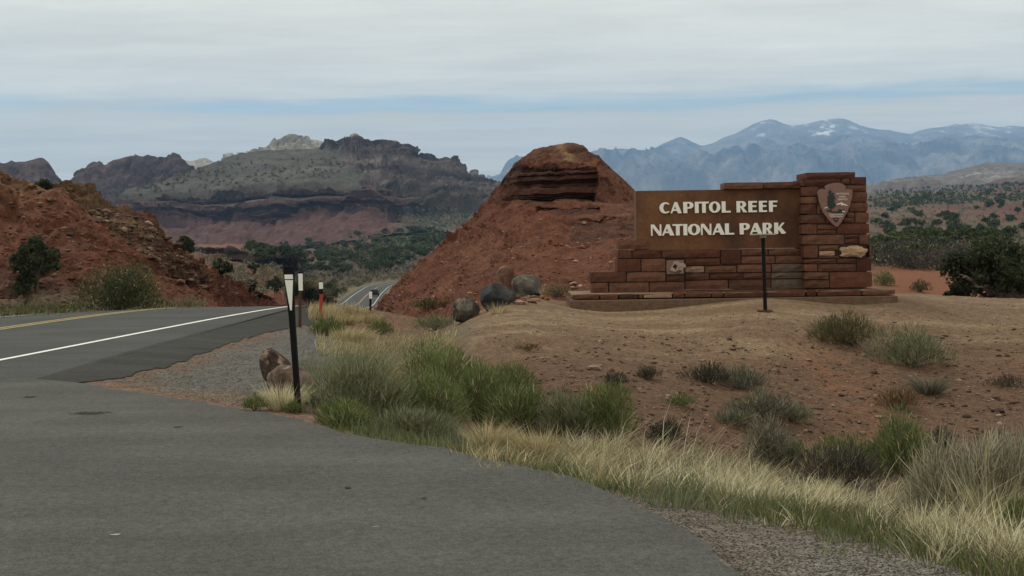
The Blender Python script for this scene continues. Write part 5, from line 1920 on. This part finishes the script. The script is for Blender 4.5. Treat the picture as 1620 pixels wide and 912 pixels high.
shrub('brush', 'shrub', 'sprawling grey sage brush lower than its neighbour on the slope', 1200, 660, 104, 44, 'sage', 2100, (.04, .1), seed=33, group=G_MD, lobes=6)
shrub('brush', 'shrub', 'small grey-green brush right end of the slope brush', 1256, 668, 50, 30, 'greygreen', 900, (.04, .1), seed=34, group=G_MD)
shrub('brush', 'shrub', 'little blackish brush on the left part of the mound slope', 972, 611, 30, 22, 'dark', 460, (.03, .08), seed=35, group=G_MD)
shrub('brush', 'shrub', 'little dark brush just right of the blackish one on the mound slope', 1023, 599, 36, 18, 'dark', 460, (.03, .08), seed=36, group=G_MD)
shrub('weed', 'weed', 'small low green weed patch on the lower mound slope', 1079, 642, 44, 16, 'green', 420, (.03, .08), seed=37, stems=6)
shrub('brush', 'shrub', 'flat grey brush patch under the sage brush', 1160, 672, 66, 20, 'sage', 700, (.04, .09), seed=38, group=G_MD)
shrub('brush', 'shrub', 'loose grey bush behind the pale grass, with thin bare stems', 1222, 734, 84, 72, 'sage', 1300, (.05, .13), seed=39, group=G_MD, stems=40)
shrub('rabbitbrush', 'shrub', 'small green bush beside the loose grey bush', 1256, 734, 32, 32, 'bright', 600, (.04, .1), seed=40, group=G_MD)
shrub('brush', 'shrub', 'small dark twiggy bush among straw in front of the slope', 1050, 700, 44, 36, 'dark', 600, (.05, .1), seed=41, group=G_MD)
shrub('brush', 'shrub', 'small dark brush on bare soil near the right edge of the mound', 1592, 612, 54, 16, 'dark', 420, (.04, .09), seed=42, group=G_MD)
shrub('weed', 'weed', 'faint brown dead weed flat on the mound left of centre', 838, 556, 34, 12, 'rusty', 260, (.03, .07), seed=43, stems=5)
# near the boulders and the crest of the road
G_VG = 'plants on the verge by the road crest'
shrub('rabbitbrush', 'shrub', 'low green bush on the verge right of the orange post', 515, 530, 48, 26, 'green', 1100, (.05, .13), (.012, .022), seed=50, group=G_VG)
tuft('bunchgrass', 'grass clump', 'blond grass clump on the crest beside the lower road', 545, 515, 60, 26, 'straw', 600, (.010, .016), seed=51, group=G_TF)
tuft('bunchgrass', 'grass clump', 'blond grass clump on the crest near the distant black post', 580, 512, 50, 24, 'straw', 500, (.010, .016), seed=52, group=G_TF)
tuft('bunchgrass', 'grass clump', 'low rounded straw clump nearest below the crest bushes', 556, 538, 70, 26, 'straw', 800, (.008, .014), seed=53, group=G_TF, spread=.8)
shrub('rabbitbrush', 'shrub', 'small dark green bush at the end of the straw clumps by the red soil', 606, 530, 38, 22, 'green', 800, (.05, .12), (.01, .02), seed=54, group=G_VG)
tuft('bunchgrass', 'grass clump', 'small straw tuft capping the dark green bush by the red soil', 600, 522, 26, 18, 'straw', 260, (.008, .014), seed=55, group=G_TF)
shrub('brush', 'shrub', 'olive bush at the foot of the red butte left of the boulders', 676, 488, 40, 16, 'olive', 700, (.08, .2), (.02, .035), seed=56, group=G_VG)
shrub('brush', 'shrub', 'dry tan bush touching the lowest boulder, below the butte', 704, 488, 26, 13, 'rusty', 400, (.08, .18), (.02, .03), seed=57, group=G_VG)
shrub('brush', 'shrub', 'grey-green low brush sloping down from the lowest boulder', 690, 522, 60, 24, 'greygreen', 1000, (.05, .12), (.01, .018), seed=58, group=G_VG)
shrub('brush', 'shrub', 'yellow-green bush between the uppermost boulder and the plinth', 884, 468, 40, 20, 'olive', 700, (.05, .14), (.01, .02), seed=59, group=G_VG)
tuft('bunchgrass', 'grass clump', 'thin pale grass in front of the black boulder', 790, 495, 50, 22, 'straw', 180, (.006, .010), seed=60, group=G_TF)
tuft('bunchgrass', 'grass clump', 'thin pale grass between uppermost boulder and yellow-green bush', 864, 470, 30, 24, 'straw', 160, (.006, .010), seed=61, group=G_TF)
shrub('brush', 'shrub', 'round green shrub just right of the stone plinth', 1398, 452, 34, 24, 'green', 900, (.08, .2), (.02, .035), seed=62, group=G_VG)
shrub('brush', 'shrub', 'small dark shrub on red soil between plinth shrub and big juniper', 1456, 462, 26, 20, 'olive', 600, (.08, .2), (.02, .035), seed=63, group=G_VG)

# stuff: grass belts
def curve(u, pts):
    return np.interp(u, [p[0] for p in pts], [p[1] for p in pts])


def belt(name, n, u0, u1, pts, sig, hgt, lw, pal, seed, lean=(.25, 0), dens=None, droop=.2):
    r = np.random.default_rng(seed)
    B = []
    for _ in range(n):
        u = r.uniform(u0, u1)
        if dens and r.random() > dens(u):
            continue
        p = hit(u, curve(u, pts) + r.normal(0, 1) * sig)
        if p:
            B.append(p[:])
    B = np.array(B)
    m = len(B)
    cl = fbm(B * np.array([1, 1, 0]), 1.6, 3, .6, seed)
    a = r.uniform(0, 6.28, m)
    tilt = fbm(B * np.array([1, 1, 0]), .9, 2, .5, seed + 3)
    D = unit(np.stack([np.cos(a) * .22, np.sin(a) * .22, np.ones(m)], -1) + r.normal(0, .12, (m, 3)))
    L = r.uniform(hgt[0], hgt[1], m) * (1 + .55 * cl)
    T = (np.stack([lean[0] + tilt * .5, lean[1] + 0 * a, -np.abs(r.normal(0, droop, m))], -1) + r.normal(0, .12, (m, 3))) * L[:, None]
    B[:, 2] -= .015
    C = pick(r, m, PAL[pal], .12) * (1 + .25 * cl[:, None])
    return blades(name, B, D, L, r.uniform(lw[0], lw[1], m), T, C, M['leaf'], r, None, 'stuff')


DRY = [(740, 720), (860, 728), (940, 742), (1020, 758), (1100, 772), (1200, 788), (1300, 806), (1400, 828), (1500, 862), (1640, 915)]
HGT = [(760, .20), (900, .26), (960, .33), (1080, .30), (1180, .26), (1280, .19), (1380, .20), (1460, .26), (1640, .30)]


def clump_belt(name, n, u0, u1, pts, sig, hs, lw, pal, seed, per=26, rad=.09, lean=(.2, 0), thr=-.1, fan=.5):
    r = np.random.default_rng(seed)
    Bs, Ds, Ls, Ts, Cs = [], [], [], [], []
    for _ in range(n):
        u = r.uniform(u0, u1)
        p = hit(u, curve(u, pts) + r.normal(0, 1) * sig)
        if not p:
            continue
        q = np.array(p[:])
        if fbm(q * np.array([1, 1, 0]), 1.5, 3, .6, seed) < thr + r.normal(0, .1):
            continue
        h = curve(u, HGT) * hs * r.uniform(.65, 1.25)
        m = int(per * r.uniform(.5, 1.4))
        a = r.uniform(0, 6.28, m)
        rr_ = np.sqrt(r.random(m))
        o = np.stack([np.cos(a) * rr_, np.sin(a) * rr_, a * 0], -1)
        ln = np.array([lean[0] + r.normal(0, .22), lean[1] + r.normal(0, .15), 0])
        Bs.append(q + o * rad * r.uniform(.6, 1.5) - np.array([0, 0, .015]))
        Ds.append(unit(o * fan + np.array([0, 0, 1]) + ln * .5 + r.normal(0, .13, (m, 3))))
        L = h * r.uniform(.4, 1.1, m)
        Ls.append(L)
        Ts.append((ln + o * .35 + np.array([0, 0, -.22]) * r.random((m, 1)) + r.normal(0, .11, (m, 3))) * L[:, None])
        Cs.append(pick(r, m, PAL[pal], .12) * r.uniform(.75, 1.2))
    m = sum(len(x) for x in Ls)
    return blades(name, np.concatenate(Bs), np.concatenate(Ds), np.concatenate(Ls), r.uniform(lw[0], lw[1], m), np.concatenate(Ts), np.concatenate(Cs), M['leaf'], r, None, 'stuff')


clump_belt('dry_grass', 560, 900, 1640, [(a, b - 8) for a, b in DRY], 15, 1.0, (.004, .0075), 'palestraw', 201, 24, .08, (.24, 0), -.06, .6)
clump_belt('dry_grass', 170, 900, 1640, [(a, b - 4) for a, b in DRY], 16, .8, (.004, .0075), 'deadgrass', 215, 26, .09, (.1, 0), -.1, .9)
clump_belt('dry_grass', 170, 740, 980, DRY, 16, .95, (.0045, .008), 'straw', 202, 22, .09, (.1, 0), -.2)
clump_belt('dry_grass', 260, 820, 1640, DRY, 24, .8, (.005, .009), 'greygreen', 214, 22, .10, (.15, 0), -.1)
clump_belt('dry_grass', 60, 940, 1640, [(a, b - 24) for a, b in DRY], 14, 2.0, (.004, .0065), 'palestraw', 203, 7, .08, (.4, 0), -.5, .35)
GRN = [(500, 672), (560, 686), (700, 708), (820, 735), (900, 752), (1000, 772), (1120, 790), (1250, 815), (1380, 845), (1480, 872), (1620, 925)]
belt('green_grass', 6500, 520, 1640, GRN, 11, (.05, .14), (.005, .009), 'green', 204, (.1, 0))
belt('dry_grass', 3200, 700, 1640, [(a, b - 2) for a, b in GRN], 12, (.05, .16), (.004, .008), 'deadgrass', 216, (.1, 0))
belt('green_grass', 2000, 1080, 1480, [(a, b - 6) for a, b in GRN], 12, (.06, .16), (.005, .009), 'bright', 205, (.12, 0))
belt('green_grass', 3600, 560, 960, [(a, b - 10) for a, b in GRN], 9, (.06, .2), (.005, .009), 'greygreen', 206, (.1, 0))
belt('green_grass', 1500, 850, 1000, [(a, b) for a, b in GRN], 6, (.04, .10), (.005, .009), 'bright', 207, (.1, 0))
belt('dry_grass', 2600, 700, 1640, [(690, 530), (760, 530), (900, 510), (1100, 505), (1300, 505), (1640, 500)], 14, (.02, .05), (.006, .010), 'straw', 208, (.4, 0))
belt('dry_grass', 3000, 500, 720, [(500, 545), (560, 548), (620, 545), (720, 548)], 12, (.08, .22), (.006, .011), 'straw', 209, (.3, 0))
belt('dry_grass', 2600, 470, 700, [(470, 600), (520, 585), (600, 570), (700, 560)], 16, (.10, .25), (.005, .01), 'greygreen', 210, (.3, 0))
belt('dry_grass', 2600, 488, 580, [(485, 498), (540, 500), (590, 504)], 4, (.15, .4), (.012, .022), 'straw', 211, (.2, 0))
belt('green_grass', 260, -20, 120, [(-20, 500), (40, 496), (120, 493)], 3, (.1, .35), (.012, .03), 'bright', 212)
belt('dry_grass', 1500, -20, 330, [(-20, 492), (120, 488), (330, 482)], 5, (.1, .3), (.012, .03), 'greygreen', 213)


# junipers
def leaf_cloud(cent, rad, per, size, pal, r, squash=.8):
    """many small leaf sprays spread through clumps"""
    n = len(cent) * per
    k = np.repeat(np.arange(len(cent)), per)
    d = unit(r.normal(0, 1, (n, 3)))
    q = cent[k] + d * (rad[k] * r.random(n) ** .45)[:, None] * np.array([1, 1, squash])
    a = unit(r.normal(0, 1, (n, 3)) + np.array([0, 0, .5]))
    b = unit(np.cross(a, r.normal(0, 1, (n, 3))))
    s = (size * r.uniform(.6, 1.4, n))[:, None]
    V = np.stack([q - b * s * .5, q + b * s * .5, q + a * s * 1.3], 1).reshape(-1, 3)
    F = np.arange(n * 3).reshape(-1, 3)
    C = pick(r, n, PAL[pal], .15) * (1 + .3 * (r.random(len(cent))[k] - .5))[:, None]
    return V, F, np.repeat(np.clip(C, .005, 1), 3, 0)


def juniper(name, label, p, W_, H_, seed, group, cat='juniper', clumps=46, per=70, size=.10, pal='juniper', bushy=0.0, limbs=9, bare=0):
    r = np.random.default_rng(seed)
    t = empty(name, p, label, cat, group)
    tops = []
    for _ in range(clumps):
        while True:
            q = r.uniform(-1, 1, 3)
            if (q ** 2).sum() < 1:
                break
        z = (q[2] * .5 + .5)
        wz = (1 - (2 * max(z, .02) - .85) ** 2 * .55) if not bushy else (1 - z * .45)
        tops.append((q[0] * W_ * .5 * wz, q[1] * W_ * .5 * wz, H_ * (.14 + .80 * z) if not bushy else H_ * (.05 + .88 * z)))
    tops = np.array(tops)
    rad = r.uniform(.07, .17, clumps) * W_
    V, F, C = leaf_cloud(tops, rad, per, size, pal, r)
    mesh_np('crown', V, F, M['leaf'], C, False, t)
    mb = MB()
    bc = np.array([.085, .068, .056])
    tw = .05 * W_
    spine = [(0, 0, -.15), (r.normal(0, .04) * W_, 0, H_ * .25), (r.normal(0, .06) * W_, 0, H_ * .55), (r.normal(0, .06) * W_, 0, H_ * .85)]
    mb.tube(spine, [tw, tw * .75, tw * .45, tw * .12], 7, bc)
    for k in range(limbs):
        e = tops[r.integers(0, clumps)]
        b = np.array(spine[1]) * r.uniform(.3, 1.6)
        m_ = (b + e) / 2 + r.normal(0, .07, 3) * W_
        mb.tube([b, m_, e], [tw * .42, tw * .28, tw * .08], 5, bc * r.uniform(.8, 1.3), False)
    mb.build('trunk', M['bark'], t)
    for k in range(bare):
        # bare weathered limbs in front of the crown
        mb = MB()
        z0 = H_ * r.uniform(.12, .35)
        x0 = r.uniform(-.35, .1) * W_
        pts = [np.array([r.normal(0, .05) * W_, -.1 * W_, z0 * .6])]
        sgn = -1 if k % 2 else 1
        for q in range(5):
            pts.append(pts[-1] + np.array([sgn * r.uniform(.06, .13) * W_, -r.uniform(.03, .09) * W_, r.normal(.025, .05) * H_]))
        mb.tube(pts, [.028 * W_, .024 * W_, .02 * W_, .016 * W_, .011 * W_, .004 * W_], 6, (.16, .14, .125))
        for q in (2, 3, 4):
            e = pts[q] + np.array([sgn * r.uniform(.02, .08) * W_, -r.uniform(0, .06) * W_, r.normal(.05, .05) * H_])
            mb.tube([pts[q], e], [.012 * W_, .003 * W_], 5, (.16, .14, .125), False)
        mb.build('branch', M['bark'], t)
    return t


def juniper_px(name, label, u, v, wpx, hpx, seed, group=None, d=None, **kw):
    p = hit(u, v) if d is None else Vector(P(u, v, d).tolist())
    s = p.y / FPX
    return juniper(name, label, p, wpx * s, hpx * s, seed, group, **kw)


G_J = 'junipers on the slopes'
juniper_px('juniper_tree', 'dark round-crowned juniper on the red roadside slope, left of the wide bush', 58, 463, 74, 92, 301, G_J, clumps=52, per=62, size=.08)
shrub('roadside_bush', 'bush', 'wide dark green bush at the far road edge below the red slope', 188, 492, 104, 88, 'darkgreen', 7600, (.05, .11), (.022, .038), seed=302, lobes=14, stems=60, up=.2)
juniper_px('juniper_tree', 'juniper low beside the round-crowned one, towards the road', 40, 470, 46, 36, 303, G_J, clumps=22, per=60, size=.09, bushy=1)
juniper_px('juniper_tree', 'dark juniper peeking over the crest left of the rocky outcrop', 72, 306, 34, 22, 304, G_J, d=64, clumps=20, per=50, size=.12, bushy=1)
juniper_px('juniper_tree', 'dark juniper standing behind the red spur above the pale bank', 294, 402, 34, 27, 305, G_J, d=125, clumps=26, per=60, size=.2, bushy=1)
juniper_px('juniper_tree', 'juniper on the pale bank nearest the red spur', 352, 437, 36, 26, 306, G_J, clumps=22, per=50, size=.2, bushy=1)
juniper_px('juniper_tree', 'upright small juniper at the middle of the pale bank', 401, 436, 18, 22, 307, G_J, clumps=14, per=44, size=.18)
juniper_px('juniper_tree', 'flat wide juniper low on the bank just above the red soil', 393, 460, 32, 18, 308, G_J, clumps=18, per=44, size=.17, bushy=1)
juniper_px('juniper_tree', 'wide juniper on the bank left of the black paddle post', 434, 463, 34, 24, 309, G_J, clumps=20, per=50, size=.17, bushy=1)
juniper_px('juniper_tree', 'dense dark juniper right behind the brown post', 492, 482, 46, 42, 310, G_J, clumps=30, per=60, size=.17, bushy=1)
juniper_px('juniper_tree', 'dark juniper right of the orange post, beside the lower road', 524, 474, 34, 34, 311, G_J, clumps=22, per=56, size=.17, bushy=1)
juniper_px('juniper_tree', 'dark juniper behind the top of the paddle post', 462, 474, 30, 32, 312, G_J, clumps=20, per=50, size=.17, bushy=1)
juniper_px('juniper_tree', 'big dark juniper with bare twisted limbs beyond the mound at right', 1572, 486, 150, 112, 313, G_J, d=44, clumps=80, per=150, size=.085, limbs=16, bare=6)
juniper_px('juniper_tree', 'juniper overlapping the big one, at the right frame edge', 1630, 488, 90, 100, 314, G_J, d=47, clumps=40, per=100, size=.09, bushy=1)
juniper_px('juniper_tree', 'low juniper at the left foot of the big limbed juniper', 1520, 486, 50, 50, 315, G_J, d=46, clumps=26, per=80, size=.09, bushy=1)

# scattered junipers over the flats: one small mesh of each of five kinds, copied
protos = []
for k in range(5):
    r = np.random.default_rng(400 + k)
    c = np.stack([r.normal(0, .26, 9), r.normal(0, .26, 9), r.uniform(.15, .72, 9)], -1)
    V, F, C = leaf_cloud(c, r.uniform(.16, .28, 9), 34, .17, 'darkgreen', r, .85)
    mb = MB()
    mb.add(V, F, C)
    mb.tube([(0, 0, -.3), (.02, 0, .5)], [.05, .02], 5, (.08, .065, .05))
    o = mb.build('juniper_tree', M['leaf'])
    protos.append(o)
FL = [('small dark juniper dotted over the valley flats left of the butte', 'junipers over the valley flats', 150, [(395, 392), (520, 378), (600, 366), (700, 362), (720, 385), (660, 420), (560, 436), (480, 430), (420, 420)]),
      ('small dark juniper dotted over the scrub slopes right of the monument', 'junipers over the right hand scrub', 90, [(1378, 312), (1640, 296), (1640, 372), (1560, 400), (1480, 412), (1382, 420)])]
used = set()
for label, grp, n, poly in FL:
    g = poly_scatter(n * 4, poly, 500 + n)
    g = g[g[:, 1] > 100][:n]
    # nearest ones are drawn first so that they are the individual ones
    for q in range(len(g)):
        k = q % 5
        r_ = random.random()
        d = g[q, 1]
        size = min(3.2 + 2.2 * r_, 14 * d / FPX + 1.2)
        size = max(size, 3.4 * d / FPX)
        if k not in used:
            o = protos[k]
            used.add(k)
        else:
            o = protos[k].copy()
            COL.objects.link(o)
        o.location = (g[q, 0], g[q, 1], g[q, 2] - .1)
        o.rotation_euler = (0, 0, random.uniform(0, 6.28))
        w_ = size * random.uniform(.9, 1.5)
        o.scale = (w_, w_, size)
        tag(o, label, 'juniper', grp)


def scrub(name, n, poly, size, pal, seed, per=10, dmin=250):
    """ground-hugging scrub that nobody could count"""
    g = poly_scatter(n, poly, seed)
    g = g[g[:, 1] > dmin]
    r = np.random.default_rng(seed)
    d = g[:, 1]
    s = np.clip(r.uniform(size[0], size[1], len(g)), 1.2 * d / FPX, None)
    cent = g[:, :3] + np.stack([s * 0, s * 0, s * .25], -1)
    V, F, C = leaf_cloud(cent, s * .55, per, 1.0, pal, r, .7)
    # leaf size follows the bush
    c3 = np.repeat(V.reshape(-1, 3, 3).mean(1, keepdims=True), 3, 1).reshape(-1, 3)
    f = np.repeat(np.repeat(np.minimum(s * .42 * math.sqrt(10 / per), 2.6 * d / FPX), per), 3)[:, None]
    V = c3 + (V - c3) * f
    return mesh_np(name, V, F, M['leaf'], C, False, kind='stuff')


scrub('scrub', 900, [(500, 392), (560, 380), (610, 368), (700, 361), (722, 380), (690, 402), (640, 412), (560, 418)], (2.0, 4.5), 'darkgreen', 601, 14)
scrub('scrub', 1100, [(380, 395), (540, 378), (700, 366), (680, 420), (620, 440), (540, 446), (440, 440)], (.8, 2.2), 'sage', 602, 9)
scrub('scrub', 700, [(1376, 302), (1640, 288), (1640, 318), (1376, 330)], (3, 6), 'darkgreen', 603, 12)
scrub('scrub', 850, [(1376, 325), (1640, 310), (1640, 400), (1500, 420), (1376, 430)], (.8, 2.4), 'sage', 604, 24, 80)
scrub('scrub', 500, [(1380, 380), (1480, 380), (1540, 410), (1460, 430), (1380, 420)], (.8, 2.2), 'dark', 605, 90, 60)
scrub('scrub', 420, [(210, 300), (340, 262), (520, 245), (590, 275), (420, 290), (260, 308)], (2.2, 4.5), 'olive', 606, 8, 1000)
scrub('scrub', 260, [(95, 312), (200, 302), (330, 264), (300, 290), (200, 315)], (3, 7), 'olive', 607, 10, 1000)
scrub('scrub', 420, [(620, 330), (700, 330), (760, 340), (740, 358), (640, 364)], (4, 8), 'sage', 608, 8, 1000)
scrub('scrub', 900, [(440, 452), (520, 436), (590, 424), (650, 428), (640, 442), (575, 450), (545, 470), (500, 484)], (.5, 1.5), 'olive', 611, 40, 130)
scrub('scrub', 500, [(400, 410), (600, 395), (700, 385), (650, 430), (540, 444), (440, 440)], (.8, 2.4), 'dark', 612, 16)
scrub('scrub', 300, [(300, 400), (460, 425), (540, 470), (400, 470)], (.5, 1.3), 'sage', 610, 60, 90)

# ------------------------------------------------------------------ car on the lower road
cy = 360.0
cxr = float(road_x(cy)) + 2.35
czr = float(road_z(cy)) + .01
dx = float(road_x(cy + 4) - road_x(cy - 4)) / 8
car = empty('parked_car', (cxr, cy, czr), 'dark car driving away down the lower road beside the butte', 'car', None, -math.atan(dx))
car.name = 'car'
car.scale = (1.18, 1.18, 1.18)


def car_loft(prof, name, mat, tuck=.0):
    """prof: list of (y, z_bottom, z_top, half width bottom, half width top)"""
    mb = MB()
    V = []
    for y, zb, zt, wb, wt in prof:
        V += [(-wb, y, zb), (-wb * 1.0, y, zb + (zt - zb) * .55), (-wt, y, zt), (wt, y, zt), (wb * 1.0, y, zb + (zt - zb) * .55), (wb, y, zb)]
    n = len(prof)
    V = np.array(V)
    idx = np.arange(n * 6).reshape(n, 6)
    F = []
    for a in range(n - 1):
        for b in range(6):
            F.append((idx[a, b], idx[a + 1, b], idx[a + 1, (b + 1) % 6], idx[a, (b + 1) % 6]))
    mb.add(V, F)
    mb.add(V[:6], [(0, 1, 2), (0, 2, 3), (0, 3, 4), (0, 4, 5)])
    mb.add(V[-6:], [(2, 1, 0), (3, 2, 0), (4, 3, 0), (5, 4, 0)])
    return mb.build(name, mat, car)


car_loft([(-2.25, .42, .72, .82, .80), (-2.2, .32, .98, .90, .86), (-1.2, .28, 1.02, .92, .88), (.9, .28, 1.0, .92, .86), (1.9, .32, .90, .90, .80), (2.25, .40, .72, .80, .72)], 'body', M['car_paint'])
car_loft([(-2.05, .97, 1.02, .84, .80), (-1.75, .97, 1.50, .84, .66), (-1.2, .97, 1.60, .84, .66), (.1, .97, 1.58, .84, .66), (.95, .97, 1.05, .84, .76)], 'cabin', M['car_paint'])
mb = MB()
mb.add([(-.66, -2.06, 1.08), (.66, -2.06, 1.08), (.56, -1.80, 1.47), (-.56, -1.80, 1.47), (-.66, -2.0, 1.06), (.66, -2.0, 1.06), (.56, -1.76, 1.46), (-.56, -1.76, 1.46)], [(0, 1, 2, 3), (7, 6, 5, 4), (0, 4, 5, 1), (1, 5, 6, 2), (2, 6, 7, 3), (3, 7, 4, 0)])
mb.build('rear_window', M['glass'], car)
for sx_ in (-1, 1):
    mb = MB()
    mb.box((sx_ * .74 - .09, -2.275, .74), (sx_ * .74 + .09, -2.2, .92))
    mb.build('tail_lamp', M['tail'], car)
    mb = MB()
    mb.box((sx_ * 1.0 - .09, .62, 1.0), (sx_ * 1.0 + .09, .74, 1.13))
    mb.build('mirror', M['car_paint'], car)
    for yw in (-1.4, 1.4):
        mb = MB()
        ths = np.linspace(0, 2 * math.pi, 18, endpoint=False)
        xa, xb = sx_ * .70, sx_ * .93
        ring = lambda x, q: np.stack([np.full(18, x), yw + np.cos(ths) * q, .34 + np.sin(ths) * q], 1)
        Vw = np.concatenate([ring(xa, .34), ring(xb, .34), ring(xb, .22), ring(xa, .22)])
        k = np.arange(18)
        k2 = (k + 1) % 18
        mb.add(Vw, np.concatenate([np.stack([k + a * 18, k2 + a * 18, k2 + b * 18, k + b * 18], 1) for a, b in ((0, 1), (1, 2), (2, 3), (3, 0))]))
        wheel = mb.build('wheel', M['rubber'], car)
        mb = MB()
        Vr = np.concatenate([[[xb - sx_ * .03, yw, .34]], ring(xb - sx_ * .015, .215)])
        mb.add(Vr, np.stack([k * 0, k + 1, k2 + 1], 1))
        mb.build('rim', M['rim'], wheel)
mb = MB()
mb.box((-.80, -2.31, .40), (.80, -2.2, .60))
mb.build('bumper', M['rubber'], car)
